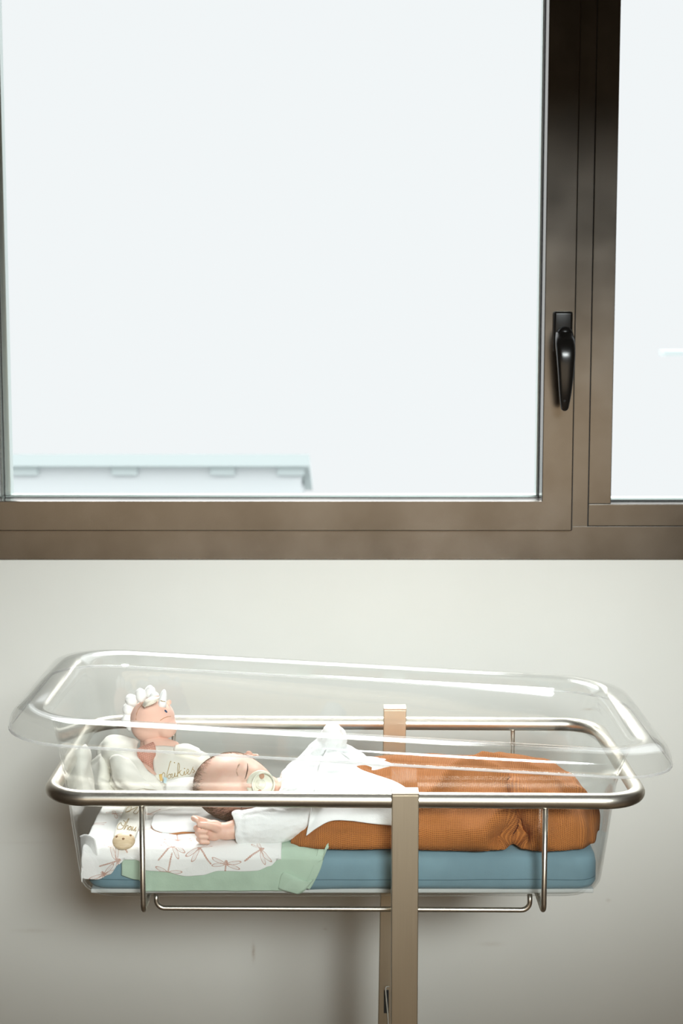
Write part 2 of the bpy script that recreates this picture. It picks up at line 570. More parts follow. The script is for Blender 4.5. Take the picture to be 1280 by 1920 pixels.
def add_mod(o, kind, **kw):
    md = o.modifiers.new(kind.lower(), kind)
    for k, v_ in kw.items(): setattr(md, k, v_)
    return md
def bake(o):
    dg = bpy.context.evaluated_depsgraph_get()
    me = bpy.data.meshes.new_from_object(o.evaluated_get(dg))
    o.modifiers.clear()
    o.data = me
    for p in me.polygons: p.use_smooth = True
    return o
def remeshed(name, bm, mtl, parent, voxel, smooth=4, disp=None):
    o = obj(name, bm, mtl, parent)
    add_mod(o, 'REMESH', mode='VOXEL', voxel_size=voxel, use_smooth_shade=True)
    if smooth: add_mod(o, 'SMOOTH', iterations=smooth, factor=0.6)
    bpy.context.view_layer.update()
    bake(o)
    if disp:
        for v_ in o.data.vertices:
            n_ = v_.normal
            v_.co = v_.co + n_ * disp(v_.co)
        o.data.update()
    return o
def rrect(hx, y0, y1, r, z, tilt=0.0, cx=0.0, n=10):
    """rounded rectangle ring in plan"""
    pts = []
    for (x, y, a0) in ((cx+hx-r, y1-r, 0), (cx-hx+r, y1-r, 90), (cx-hx+r, y0+r, 180), (cx+hx-r, y0+r, 270)):
        for k in range(n+1):
            a = math.radians(a0 + 90*k/n)
            pts.append((x + r*math.cos(a), y + r*math.sin(a)))
    # subdivide the long straights
    out = []
    m_ = len(pts)
    for i in range(m_):
        p, q = Vector(pts[i]), Vector(pts[(i+1) % m_])
        k = max(1, round((q-p).length / 0.03)) if (i % (n+1)) == n else 1
        k = 14 if (i % (n+1)) == n else 1
        for j in range(k):
            s = p.lerp(q, j/k)
            out.append(Vector((s.x, s.y, z - tilt*s.x)))
    return out
def nz(x, y, z, s):
    return noise.noise(Vector((x*s, y*s, z*s)))
def sheet(name, net, mtl, parent=None, thick=0.0018, sub=7, crumple=0.0012, nscale=45, flip=False, rim=None):
    """cloth from a net of (px, py, Y) control points: rows of equal length"""
    rows = [[P(*c) for c in r] for r in net]
    rows = [catmull(r, sub) for r in rows]
    cols = list(zip(*rows))
    cols = [catmull(c, sub) for c in cols]
    rows = [list(r) for r in zip(*cols)]
    rows = [[p + Vector((nz(p.x, p.y, p.z, nscale), nz(p.x+5, p.y, p.z, nscale)*1.2, nz(p.x, p.y+9, p.z, nscale)))*crumple for p in r] for r in rows]
    uvs = []
    for i, r in enumerate(rows):
        u = 0; ur = []
        for j, p in enumerate(r):
            if j: u += (p - r[j-1]).length
            ur.append(u)
        uvs.append(ur)
    vv = [[0]*len(rows[0])]
    for i in range(1, len(rows)):
        vv.append([vv[-1][j] + (rows[i][j]-rows[i-1][j]).length for j in range(len(rows[0]))])
    bm = grid_mesh(rows, [[(uvs[i][j], vv[i][j]) for j in range(len(rows[0]))] for i in range(len(rows))])
    if flip:
        bmesh.ops.reverse_faces(bm, faces=bm.faces)
    o = obj(name, bm, mtl, parent)
    md = add_mod(o, 'SOLIDIFY', thickness=thick, offset=0)
    if rim is not None: md.material_offset_rim = rim
    return o

# =================================================================== THE ROOM
WY = 2.90
OX0, OX1, OZ0, OZ1 = -0.80, 1.35, 1.1454, 2.72
RX, RY, RZ = 2.3, -2.4, 2.95
struct(boxes('wall_back', [(-RX-.2, RX+.2, WY, WY+.25, -.1, OZ0), (-RX-.2, RX+.2, WY, WY+.25, OZ1, RZ+.1),
                    (-RX-.2, OX0, WY, WY+.25, OZ0, OZ1), (OX1, RX+.2, WY, WY+.25, OZ0, OZ1)], 'wall_paint'))
struct(boxes('wall_left', [(-RX-.2, -RX, RY, WY, 0, RZ)], 'room_paint'))
struct(boxes('wall_right', [(RX, RX+.2, RY, WY, 0, RZ)], 'room_paint'))
struct(boxes('wall_front', [(-RX-.2, RX+.2, RY-.2, RY, 0, RZ)], 'room_paint'))
struct(boxes('floor', [(-RX-.2, RX+.2, RY-.2, WY, -.1, 0)], 'floor_vinyl'))
struct(boxes('ceiling', [(-RX-.2, RX+.2, RY-.2, WY, RZ, RZ+.1)], 'ceiling_paint'))
struct(boxes('baseboard_back', [(-RX, RX, WY-.012, WY, 0, .09)], 'room_paint', bev=.003))

# ------------------------------------------------------------------ windows
def px_x(px, py, Y): return P(px, py, Y).x
def px_z(px, py, Y): return P(px, py, Y).z
w1 = thing('window_1', (0, WY, OZ0), 'large openable left window in a brown metal frame, showing white sky', 'window', kind='structure')
w2 = thing('window_2', (0.9, WY, OZ0), 'narrow slice of fixed window at the right, beyond the brown post', 'window', kind='structure')
FY0, FY1 = WY - .006, WY + .085
GX0, GY = 0, WY + .052
sx1 = px_x(1072, 935, 2.885); sx0 = px_x(1015, 935, 2.885)      # sash stile, right
sz1 = px_z(640, 939, 2.885); sz0 = px_z(640, 995, 2.885)        # sash bottom rail
fzt = px_z(1100, 987, 2.894)
mx0 = px_x(1102, 945, 2.894); mx1 = px_x(1145, 940, 2.892)
wz1 = px_z(1200, 945, 2.892)
LX1 = -.6205; LX0 = LX1 - .058
TZ = OZ1 - .06
# outer frame of the left window with the shared post
boxes('outer_frame', [(OX0, OX1, FY0, FY1, OZ0, fzt), (OX0, LX0+.008, FY0, FY1, fzt, TZ), (OX0, OX1, FY0, FY1, TZ, OZ1),
                      (sx1-.01, mx0, FY0, FY1, fzt, TZ)], 'frame_brown', w1, bev=.0006)
# sash: four profiles with bevelled inner lip
SY0, SY1 = 2.882, WY+.032
bm = bmesh.new()
sec = [(0.0, SY1), (0.0, SY0 + .0015), (.0004, SY0 + .0004), (.0015, SY0)]      # outer edge -> face
def frame_ring(ins_, y): return [Vector((LX0 + ins_, y, sz0 + ins_*1.0)), Vector((sx1 - ins_, y, sz0 + ins_)), Vector((sx1 - ins_, y, TZ + .02 - ins_)), Vector((LX0 + ins_, y, TZ + .02 - ins_))]
wd_ = sx1 - sx0
wb_ = sz1 - sz0
def fr(i_, y):
    r_ = frame_ring(i_, y)
    k = max(0, i_) / wd_ * (wb_ - wd_)
    return [r_[0] + Vector((0, 0, k)), r_[1] + Vector((0, 0, k)), r_[2], r_[3]]
prof_ = sec + [(wd_ - .0015, SY0), (wd_ - .0004, SY0 + .0004), (wd_, SY0 + .0015), (wd_, SY1), (0.0, SY1)]
o = obj('sash', grid_mesh([fr(a_, b_) for a_, b_ in prof_], None, True), 'frame_brown', w1, False)
boxes('outer_bead', [(LX1-.03, sx0+.03, WY+.058, WY+.085, sz1-.012, sz1+.003), (sx0-.0015, sx0+.03, WY+.058, WY+.085, sz1, TZ), (LX1-.03, LX1+.006, WY+.058, WY+.085, sz1, TZ)], 'spacer_metal', w1, bev=.001)
boxes('glazing_seal', [(LX1, sx0, WY+.030, WY+.034, sz1, sz1+.0012), (sx0-.0014, sx0, WY+.030, WY+.034, sz1, TZ), (LX1, LX1+.0012, WY+.030, WY+.034, sz1, TZ)], 'seal_dark', w1)
boxes('glass_pane', [(LX1, sx0, WY+.040, WY+.046, sz1, TZ)], 'window_glass', w1)
# right fixed light
boxes('fixed_frame', [(mx0+.0008, mx1, WY-.008, WY+.03, wz1+.0003, TZ), (mx0+.0008, OX1, WY-.008, WY+.03, fzt+.0008, wz1), (OX1-.06, OX1, WY-.008, WY+.03, fzt, TZ)], 'frame_brown', w2, bev=.0012)
boxes('outer_bead', [(mx1-.02, OX1-.05, WY+.058, WY+.085, wz1-.01, wz1+.004), (mx1-.02, mx1+.001, WY+.058, WY+.085, wz1, TZ)], 'spacer_metal', w2, bev=.001)
boxes('glazing_seal', [(mx1, OX1-.05, WY+.030, WY+.034, wz1, wz1+.003), (mx1, mx1+.0012, WY+.030, WY+.034, wz1, TZ)], 'seal_dark', w2)
boxes('glass_pane', [(mx1, OX1-.06, WY+.040, WY+.046, wz1, TZ)], 'window_glass', w2)
# joint lines on the post
boxes('joint_seal', [(sx1+.0005, sx1+.0022, WY-.0075, WY-.005, sz0, TZ)], 'seal_dark', w1)
boxes('joint_seal', [(mx0-.0006, mx0+.0006, WY-.0075, WY-.003, fzt, TZ)], 'seal_dark', w2)

# handle
hx = px_x(1056, 640, 2.87)
def hz(py, Y=2.86): return px_z(1056, py, Y)
hand = thing('handle', (hx, SY0, hz(630)))
hand.parent = w1; hand.matrix_parent_inverse = w1.matrix_world.inverted()
hand['label'] = 'black lever handle pointing down'
bpy.context.view_layer.update()
bm = bmesh.new()
xa, xb = px_x(1037, 600, 2.87), px_x(1075, 600, 2.87)
box(bm, xa+.001, xb-.001, SY0-.0115, SY0, hz(660), hz(584), bev=.0045)
obj('backplate', bm, 'handle_black', hand, True)
bm = bmesh.new()
pz = hz(628)
tube(bm, [(hx+.001, SY0-.008, pz), (hx+.001, SY0-.024, pz)], .0145, 28)
ellipsoid(bm, Vector((hx+.001, SY0-.024, pz)), (.0145, .006, .0145))
obj('collar', bm, 'handle_black', hand, True)
bm = bmesh.new()
lev = [(1057, 622, .026, .0150, .009), (1059, 640, .043, .0172, .010), (1060.5, 665, .052, .0165, .0095), (1060.5, 700, .054, .0140, .008), (1059.5, 735, .053, .0110, .007), (1058.5, 757, .051, .0082, .006), (1058, 767, .050, .0060, .0045), (1058, 770.5, .049, .002, .002)]
rows = []
lc = catmull([(a_, b_, c_) for a_, b_, c_, _, _ in lev], 6); lr = catmull([(d_, e_, 0) for *_, d_, e_ in lev], 6)
for c_, r_ in zip(lc, lr):
    ctr = Vector((px_x(c_.x, c_.y, SY0-c_.z), SY0-c_.z, px_z(c_.x, c_.y, SY0-c_.z)))
    row = []
    for k in range(28):
        a_ = 2*math.pi*k/28
        ca, sa = math.cos(a_), math.sin(a_)
        e_ = 0.62
        row.append(ctr + Vector((math.copysign(abs(ca)**e_, ca)*max(r_.x, .001), math.copysign(abs(sa)**e_, sa)*max(r_.y, .001), 0)))
    rows.append(row)
bm = grid_mesh(rows, None, True)
bmesh.ops.holes_fill(bm, edges=[e for e in bm.edges if e.is_boundary])
bmesh.ops.recalc_face_normals(bm, faces=bm.faces)
o = obj('lever', bm, 'handle_black', hand, True)
bm = bmesh.new(); q = P(1058, 752, SY0-.0585)
ellipsoid(bm, q, (.0022, .0008, .0022)); obj('grub_screw', bm, 'seal_dark', hand)

# far building seen faintly through the left window
bld = thing('building', (-9, 60, -8), 'pale hazy low building far outside, low in the left window', 'building')
def BP(px, py): return P(px, py, 60)
a_, b_ = BP(-60, 850), BP(565, 850)
z0 = BP(0, 872).z
boxes('wall', [(a_.x, b_.x, 60.3, 65, -8.5, z0-1.0), (a_.x, b_.x, 60, 60.3, -8.5, z0)], 'building_haze', bld)
def back_sloping_roof(x0, x1, y0, y1, zb, zt, par):
    bm = bmesh.new(); box(bm, x0, x1, y0, y1, zb, zt)
    for v_ in bm.verts:
        if v_.co.y > (y0+y1)/2 and v_.co.z > (zb+zt)/2: v_.co.z = zb - 1.2
        elif v_.co.y > (y0+y1)/2: v_.co.z = zb - 1.6
    obj('roof', bm, 'building_window', par, False)
back_sloping_roof(a_.x-.3, b_.x+.3, 59.6, 66, z0, a_.z, bld)
for (p0, p1) in ((20, 72), (210, 258), (395, 440), (520, 570)):
    q0, q1 = BP(p0, 862), BP(p1, 890)
    boxes('window', [(q0.x, q1.x, 59.85, 60.1, q1.z, q0.z-.2)], 'building_window', bld)
bld2 = thing('building', (14, 62, -8), 'pale hazy roof edge far outside, right edge of the right window', 'building')
q0, q1 = P(1245, 655, 62), P(1330, 672, 62)
boxes('roof', [(q0.x, q1.x+5, 62, 63, q1.z+.1, q0.z-.05)], 'building_window', bld2)
q2 = P(1300, 672, 62)
boxes('wall', [(q2.x, q1.x+5, 62.3, 62.9, -8.5, q1.z)], 'building_haze', bld2)

# =================================================================== COT STAND
RAILZ, RY0, RY1, RR = 0.9365, 2.100, 2.515, 0.0108
RXL, RXR = -0.3985, 0.4085
stand = thing('cot_stand', (0.085, 2.3, 0), 'satin steel cot stand with rounded rail hoop and square posts, by the wall', 'bassinet stand')
def rz(x): return RAILZ - 0.006*x
ring = fillet([(RXL, RY0, rz(RXL)), (RXR, RY0, rz(RXR)), (RXR, RY1, rz(RXR)), (RXL, RY1, rz(RXL))], [.055]*4, 12, True)
bm = bmesh.new(); tube(bm, ring, RR, 28, closed=True); obj('rail', bm, 'satin_tube', stand)
PXC = 0.0857
def post(name, y0, y1, ztop, lean):
    bm = bmesh.new()
    box(bm, PXC-.0181, PXC+.0181, y0, y1, 0.09, ztop-.003, bev=.0015)
    for v_ in bm.verts: v_.co.x += lean * (v_.co.z - ztop)
    p = obj(name, bm, 'brushed_post', stand, False)
    bm = bmesh.new(); box(bm, PXC-.0184, PXC+.0184, y0-.0004, y1+.0004, ztop-.0035, ztop, bev=.0012)
    obj('end_cap', bm, 'satin_tube', p, False)
    return p
post('post', RY0-.0155, RY0+.0105, 0.9505, 0.0)
pb = post('post', RY1-.013, RY1+.013, 0.9640, 0.014)
# slot with a hanging cable on the back post
bm = bmesh.new()
q = P(724, 1870, RY1-.0135)
box(bm, q.x-.004, q.x+.004, RY1-.0145, RY1-.0122, P(724, 1893, RY1).z, P(724, 1850, RY1).z, bev=.0009)
obj('slot', bm, 'seal_dark', pb, False)
bm = bmesh.new()
tube(bm, catmull([P(729, 1850, RY1-.014), P(723, 1852, RY1-.022), P(723.5, 1868, RY1-.021), P(726, 1895, RY1-.018), P(728, 1930, RY1-.017), P(730, 2050, RY1-.017)], 6), .0012, 8)
obj('cord', bm, 'cable_white', pb)
# hanger rods and the lower bar
SZ = 0.7785
for X in (-.2700, .2755):
    path = fillet([(X, RY0, rz(X)-RR*.8), (X, RY0+.001, SZ), (X, RY1-.001, SZ), (X, RY1, rz(X)-RR*.8)], .012, 8)
    bm = bmesh.new(); tube(bm, path, .0038, 14); obj('support_rod', bm, 'satin_tube', stand)
bz = 0.762
for yy in (2.160, 2.455):
    path = fillet([(-.259, yy, SZ+.003), (-.2595, yy, bz), (.2640, yy, bz-.003), (.2635, yy, SZ+.003)], .012, 8)
    bm = bmesh.new(); tube(bm, path, .0036, 14); obj('shelf_bar', bm, 'satin_tube', stand)
# base: feet and castors on the floor (outside the frame)
for yy in (RY0-.002, RY1):
    bm = bmesh.new(); box(bm, -.30, .47, yy-.015, yy+.015, .065, .095, bev=.003); obj('foot_beam', bm, 'brushed_post', stand, False)
    for X in (-.28, .45):
        bm = bmesh.new(); tube(bm, [(X-.011, yy, .032), (X+.011, yy, .032)], .032, 24)
        tube(bm, [(X, yy, .03), (X, yy, .07)], .006, 12); obj('castor', bm, 'rubber', stand, True)
bm = bmesh.new(); box(bm, .07, .10, RY0, RY1, .067, .093, bev=.002); obj('cross_beam', bm, 'brushed_post', stand, False)

# =================================================================== CLEAR TUB
tub = thing('bassinet_tub', (0, 2.31, .784), 'clear acrylic newborn tub with rolled rim resting in the steel rail', 'bassinet')
KT = 0.058
prof = [(.335, 2.170, 2.455, .045, .7835, 0), (.350, 2.158, 2.467, .050, .7835, 0), (.3605, 2.147, 2.477, .055, .7855, 0), (.366, 2.1415, 2.482, .058, .7920, 0), (.3695, 2.139, 2.485, .060, .805, 0),
        (.377, 2.131, 2.490, .060, .87, 0), (.384, 2.1225, 2.4975, .060, .9365, .05), (.3935, 2.115, 2.504, .063, .985, .6), (.3995, 2.1105, 2.508, .066, 1.009, 1),
        (.4035, 2.1065, 2.512, .070, 1.0195, 1), (.4105, 2.0985, 2.520, .076, 1.0275, 1), (.424, 2.088, 2.529, .082, 1.0305, 1), (.438, 2.078, 2.538, .088, 1.0290, 1), (.446, 2.070, 2.5445, .092, 1.0250, 1),
        (.4515, 2.0645, 2.549, .096, 1.0180, 1), (.4545, 2.0615, 2.552, .098, 1.0080, 1), (.4555, 2.060, 2.5535, .099, 1.0005, 1)]
def tub_rings(lo, hi, sub):
    cp = [Vector((a_, b_, c_)) for a_, b_, c_, *_ in prof]; cq = [Vector((d_, e_, f_)) for *_, d_, e_, f_ in prof]
    ca, cb = catmull(cp, sub), catmull(cq, sub)
    return [rrect(a_.x, a_.y, a_.z, b_.x, b_.y, KT*min(1, max(0, b_.z)), cx=-.001) for a_, b_ in list(zip(ca, cb))[lo*sub:hi*sub+1]]
rings = tub_rings(0, len(prof)-1, 4)
def wavy(p):
    k = 0.0009
    return p + Vector((nz(p.x, p.y, p.z, 9), nz(p.x+3, p.y, p.z, 9), 0)) * k
rings = [[wavy(p) for p in r] for r in rings]
bm = grid_mesh(rings, None, True)
bm.verts.ensure_lookup_table()
bm.faces.new([bm.verts[i] for i in range(len(rings[0]))][::-1])
bmesh.ops.recalc_face_normals(bm, faces=bm.faces)
o = obj('shell', bm, 'acrylic', tub)
add_mod(o, 'SOLIDIFY', thickness=.003, offset=0)
# rounded edge bead along the lip
lipc = rings[-1]
bm = bmesh.new(); tube(bm, [p + Vector((0, 0, -.0005)) for p in lipc], .0019, 10, closed=True)
obj('rim', bm, 'acrylic_edge', tub)

# =================================================================== MATTRESS
mt_ = thing('mattress', (0, 2.31, .787), 'thin foam mattress in a blue fitted sheet lying in the tub', 'mattress')
MX0, MX1, MYF, MYB = -.3555, .3575, YF, 2.475
def mattress_rings():
    R = []
    cx = (MX0+MX1)/2; hx_ = (MX1-MX0)/2
    for (ins, z) in ((.012, .7915), (.003, .7935), (.000, .800), (0, .812), (0, .826), (.002, .836), (.007, .8425), (.014, .8455), (.03, .8462), (.06, .8465), (.10, .8468)):
        R.append([p + Vector((0, 0, 0)) for p in rrect(hx_-ins, MYF+ins, MYB-ins, max(.03-ins*.2, .012), z, cx=cx)])
    return R
R_ = mattress_rings()
def mwob(p):
    return p + Vector((nz(p.x, p.y, p.z, 20)*.0012, nz(p.x, p.y+4, p.z, 14)*.0016, nz(p.x+8, p.y, 0, 12)*.0022 if p.z > .83 else (nz(p.x+8, p.y, 0, 7)*.003 if p.z < .796 else 0)))
R_ = [[mwob(p) for p in r] for r in R_]
bm = grid_mesh(R_, None, True)
bm.verts.ensure_lookup_table(); n0 = len(R_[0])
bm.faces.new([bm.verts[i] for i in range(n0)][::-1]); bm.faces.new([bm.verts[(len(R_)-1)*n0 + i] for i in range(n0)])
bmesh.ops.recalc_face_normals(bm, faces=bm.faces)
obj('fitted_sheet', bm, 'blue_sheet', mt_)
boxes('foam_core', [(MX0+.006, MX1-.006, MYF+.004, MYB-.004, .7865, .7925)], 'mattress_white', mt_, bev=.002)

# =================================================================== CLOTHS ON THE MATTRESS
def drape(name, xs, hem, off, mtl, back=2.47, thick=.0012, wr=0.0012, ytop=None):
    """a cloth lying on the mattress and hanging over its front; xs: stations, hem(x): lowest z"""
    rows, uvs = [], []
    for s in xs:
        X = max(MX0 - .004, s); dz = max(0, (MX0 - .004) - s)
        y0 = ytop(s) if ytop else back
        col, uv = [], []
        zh = hem(s)
        nT, nF = 34, 26
        pts = []
        for k in range(nT):
            t = k / nT
            pts.append((y0 + (YF + .012 - y0) * t, 0.0))
        for k in range(7):                      # the rounded edge
            a = math.pi/2 * k/6
            pts.append((YF + .012 - .014*math.sin(a), -(.014 - .014*math.cos(a))))
        for k in range(1, nF + 1):
            t = k / nF
            pts.append((YF - .002, -.014 - (ZT - .014 - zh) * t))
        for (y, z) in pts:
            zz = ZT + .0035 + off + z - (dz if z > -.01 else min(dz, .02))
            zz = max(zz, zh) if z < -.001 else zz
            yo = y - (off if z < -.01 else 0)
            n1 = nz(s, y*1.0, z, 26) * wr * 1.6 + nz(s+7, y, z, 70) * wr * .5
            if z < -.012:
                p = Vector((X + nz(s, y, z, 30)*wr, yo - max(-.0008, n1*.8) - .0006, zz))
            else:
                p = Vector((X, yo, zz + n1 + .0006))
            col.append(p)
            uv.append((s, z if z < -.001 else y - YF))
        rows.append(col); uvs.append(uv)
    bm = grid_mesh(rows, uvs)
    o = obj(name, bm, mtl)
    add_mod(o, 'SOLIDIFY', thickness=thick, offset=0)
    return o
def interp(tab):
    tab = sorted(tab)
    def f(x):
        if x <= tab[0][0]: return tab[0][1]
        for (a, va), (b, vb) in zip(tab, tab[1:]):
            if x <= b:
                t = (x-a)/(b-a); t = t*t*(3-2*t)
                return va + (vb-va)*t
        return tab[-1][1]
    return f
def hemtab(l):
    return interp([(P(a_, b_, YF-.004).x, P(a_, b_, YF-.004).z) for a_, b_ in l])
def frange(a, b, n): return [a + (b-a)*i/(n-1) for i in range(n)]
mint = drape('cotton_cloth', frange(-.3050, -.018, 110), hemtab([(214, 1645), (262, 1656), (269, 1677), (300, 1677), (560, 1677), (590, 1650), (616, 1588)]), .0015, 'mint_cotton', wr=.0016, back=2.46)
tag(mint, 'mint green cotton cloth hanging over the mattress front, under the dragonfly cloth', 'cloth')
# folded pocket-like corner of the mint cloth
fy = YF - .0045
o = sheet('folded_corner', [[(522, 1664, fy), (530, 1636, fy), (548, 1640, fy-.001)], [(526, 1668, fy), (548, 1650, fy-.003), (575, 1653, fy-.002)], [(560, 1676, fy), (572, 1668, fy-.002), (592, 1646, fy)]], 'mint_cotton', mint, thick=.0014)
o = sheet('hem_band', [[(598, 1584, fy+.012), (594, 1600, fy+.0035), (584, 1630, fy), (574, 1650, fy), (566, 1662, fy)], [(616, 1584, fy+.013), (609, 1602, fy+.0035), (600, 1630, fy), (590, 1652, fy), (580, 1668, fy)]], 'mint_cotton', mint, thick=.0012, crumple=.0006)

dragon = drape('muslin_cloth', frange(-.405, -.0835, 130), hemtab([(150, 1652), (162, 1656), (185, 1657), (205, 1648), (222, 1628), (240, 1614), (258, 1620), (275, 1640), (310, 1642), (352, 1651), (380, 1649), (410, 1641), (450, 1641), (480, 1640), (505, 1632), (524, 1618)]), .0030, 'dragonfly_muslin', wr=.0020)
tag(dragon, 'white muslin cloth printed with brown dragonflies at the head end of the mattress', 'cloth')
# gathered edge of the muslin standing against the left wall of the tub
sheet('gathered_edge', [[(150, 1568, 2.19), (152, 1600, 2.17), (160, 1644, 2.156)], [(163, 1564, 2.17), (168, 1598, 2.152), (177, 1645, 2.1445)], [(177, 1572, 2.152), (184, 1602, 2.1435), (192, 1642, 2.1425)]], 'dragonfly_muslin', dragon, thick=.0015, crumple=.0008)

# =================================================================== THE BABY
baby_z = ZT + .0065
HC = Vector((-.1555, 2.272, .9035))
Fv = Vector((.03, -.93, .36)).normalized()
Uv = Vector((-.985, 0, .13)); Uv = (Uv - Fv * Uv.dot(Fv)).normalized()
Lv = Fv.cross(Uv).normalized()
if Lv.z < 0: Lv = -Lv            # l axis: towards the upper side of the face
def sstep(a, b, x):
    t = min(1, max(0, (x-a)/(b-a))); return t*t*(3-2*t)
def head_local(l, f, u):
    """unit direction -> point in head coordinates (metres)"""
    rl, rf, ru = .0490, .0540, .0605
    if f < 0: rf = .060
    x, y, z = l*rl, f*rf, u*ru
    low = sstep(.1, -.95, u)
    x *= 1 - .16*low
    if f > 0: y *= 1 - .05*sstep(.2, 1, f)
    # forehead and occiput
    if f > 0: y += .0035*math.exp(-((z-.022)**2)/.018**2) * f
    def g(cx, cz, sx, sz): return math.exp(-((x-cx)/sx)**2 - ((z-cz)/sz)**2) if f > 0 else 0
    for sgn in (-1, 1):
        y -= .0045*g(sgn*.0205, -.0135, .010, .0085)
        y += .0050*g(sgn*.0205, -.0145, .0085, .0062)
        y += .0060*g(sgn*.0250, -.034, .013, .012)
        y += .0030*g(sgn*.0058, -.0265, .0035, .0035)
        y += .0018*g(sgn*.0200, -.0030, .012, .005)
    y += .0065*g(0, -.0215, .0048, .0080) + .0055*g(0, -.0262, .0048, .0042)
    y -= .0015*g(0, -.008, .006, .007)
    y += .0035*g(0, -.0375, .011, .0055)
    y += .0060*g(0, -.0530, .013, .007)
    y -= .0012*g(0, -.0455, .010, .003)
    return x, y, z
def HW(l, f, u):
    x, y, z = l, f, u
    return HC + Lv*x + Fv*y + Uv*z
def head_face(x, z, lift=0.0):
    """point on the face at head coordinates x (sideways), z (up), lifted along the face axis"""
    l, u = x/.049, z/.0605
    for _ in range(12):
        f = math.sqrt(max(0.01, 1 - l*l - u*u))
        px_, py_, pz_ = head_local(l, f, u)
        l += (x-px_)/.049*.9; u += (z-pz_)/.0605*.9
    return HW(px_, py_+lift, pz_)
baby = thing('person', HC + Vector((.12, 0, -.05)), 'sleeping newborn baby lying on the mattress, face turned forward, one fist out', 'person')
bm = bmesh.new()
NU, NV = 128, 84
rows = []
for i in range(1, NV):
    th = math.pi*i/NV
    rows.append([HW(*head_local(math.sin(th)*math.cos(2*math.pi*k/NU), math.sin(th)*math.sin(2*math.pi*k/NU), math.cos(th))) for k in range(NU)])
V = [[bm.verts.new(p) for p in r] for r in rows]
for a_, b_ in zip(V, V[1:]):
    for k in range(NU): bm.faces.new((a_[k], a_[(k+1) % NU], b_[(k+1) % NU], b_[k]))
t_ = bm.verts.new(HW(*head_local(0, 0, 1))); b__ = bm.verts.new(HW(*head_local(0, 0, -1)))
for k in range(NU):
    bm.faces.new((t_, V[0][(k+1) % NU], V[0][k])); bm.faces.new((b__, V[-1][k], V[-1][(k+1) % NU]))
# ears
for sg in (-1, 1):
    c = HW(sg*.0465, -.006, -.014)
    pts = [c + Fv*(.0085*math.cos(a)) + Uv*(.0125*math.sin(a)) + Lv*sg*(.002+.002*math.cos(a+2.6)) for a in [2*math.pi*k/18 for k in range(15)]]
    for p, q in zip(pts, pts[1:]): capsule(bm, p, q, .0021, .0021, 10, 4)
    ellipsoid(bm, c - Lv*sg*.0005, Vector((.0065, .003, .0095)))
# neck, trunk, arms, legs
chain(bm, [HW(0, -.008, -.030), Vector((-.098, 2.285, .887)), Vector((-.068, 2.293, .888))], [.030, .0235, .027])
chain(bm, [Vector((-.052, 2.298, .892)), Vector((.0, 2.30, .892)), Vector((.06, 2.30, .888))], [.036, .043, .038])
chain(bm, [Vector((-.055, 2.258, .892)), Vector((-.090, 2.202, .880)), Vector((-.135, 2.180, .8725)), Vector((-.160, 2.1725, .8690))], [.020, .0175, .0155, .0125])
chain(bm, [Vector((-.050, 2.335, .900)), Vector((-.020, 2.352, .935)), Vector((-.006, 2.340, .958))], [.018, .015, .012])
for sy in (-1, 1):
    chain(bm, [Vector((.065, 2.30+sy*.022, .884)), Vector((.135, 2.30+sy*.045, .896)), Vector((.205, 2.30+sy*.024, .872)), Vector((.222, 2.30+sy*.024, .888))], [.027, .021, .0135, .009])
# right fist resting on the muslin
def hp(px, py, y): return P(px, py, y)
W_ = Vector((-.160, 2.1725, .8690))
ellipsoid(bm, Vector((-.1795, 2.171, .8705)), Vector((.0165, .0105, .0150)))
chain(bm, [W_, Vector((-.174, 2.172, .870))], [.0125, .0115])
kn = []
for i in range(4):                                # index (top) to little finger (bottom)
    z = .8825 - .0077*i
    rr_ = .0044 - .0003*i
    base = Vector((-.1905 + .0012*i, 2.1745 - .0006*i, z - .0005))
    pip = Vector((-.2045 + .0016*i, 2.1675 - .0008*i, z + .0006))
    dip = Vector((-.2000 + .0018*i, 2.1565 - .0005*i, z - .0004))
    tip = Vector((-.1905 + .0018*i, 2.1560, z - .0012))
    if i == 0:                                    # the index finger is lifted a little off the others
        pip, dip, tip = Vector((-.2030, 2.1690, .8880)), Vector((-.2055, 2.1600, .8915)), Vector((-.2000, 2.1535, .8905))
    chain(bm, [Vector((-.178, 2.173, z*.6+.8705*.4)), base, pip, dip, tip], [.0056, .0047, rr_+.0002, rr_-.0002, rr_-.0007])
# thumb: leaves the side of the palm near its base and folds in front of the fingers, tip up
chain(bm, [Vector((-.173, 2.164, .8750)), Vector((-.180, 2.158, .8800)), Vector((-.1885, 2.1535, .8835)), Vector((-.1965, 2.1530, .8845))], [.0062, .0055, .0050, .0042])
body = remeshed('body', bm, 'skin', baby, .0013, smooth=2)
# closed eyes, lashes, brows, mouth corner
for sg in (-1, 1):
    bm = bmesh.new()
    pts = [head_face(sg*.0205 + x, -.0164 + .0016*((x/.0115)**2), .0002) for x in frange(-.0118, .0118, 15)]
    tube(bm, pts, [.0003 + .00048*math.sin(math.pi*i/14) for i in range(15)], 8)
    for i in range(1, 14):
        p = pts[i]; d = (-Uv*.0022 + Fv*.0016 + Lv*sg*(i-7)*.00015)
        tube(bm, [p, p + d*.6, p + d], [.00016, .00012, .00003], 4)
    obj('eyelashes', bm, 'lash_dark', baby)['label'] = 'dark lash line of a closed eye'
for sg in (-1, 1):
    bm = bmesh.new()
    for k in range(60):
        x = sg*random.uniform(.011, .029); z = -.0015 - .0035*((abs(x)-.020)/.01)**2 + random.uniform(-.0008, .0008)
        p = head_face(x, z, .0001); q = head_face(x + sg*.0022, z + .0005, .0004)
        tube(bm, [p, q], [.00012, .00003], 4)
    obj('eyebrow', bm, 'brow_tan', baby)
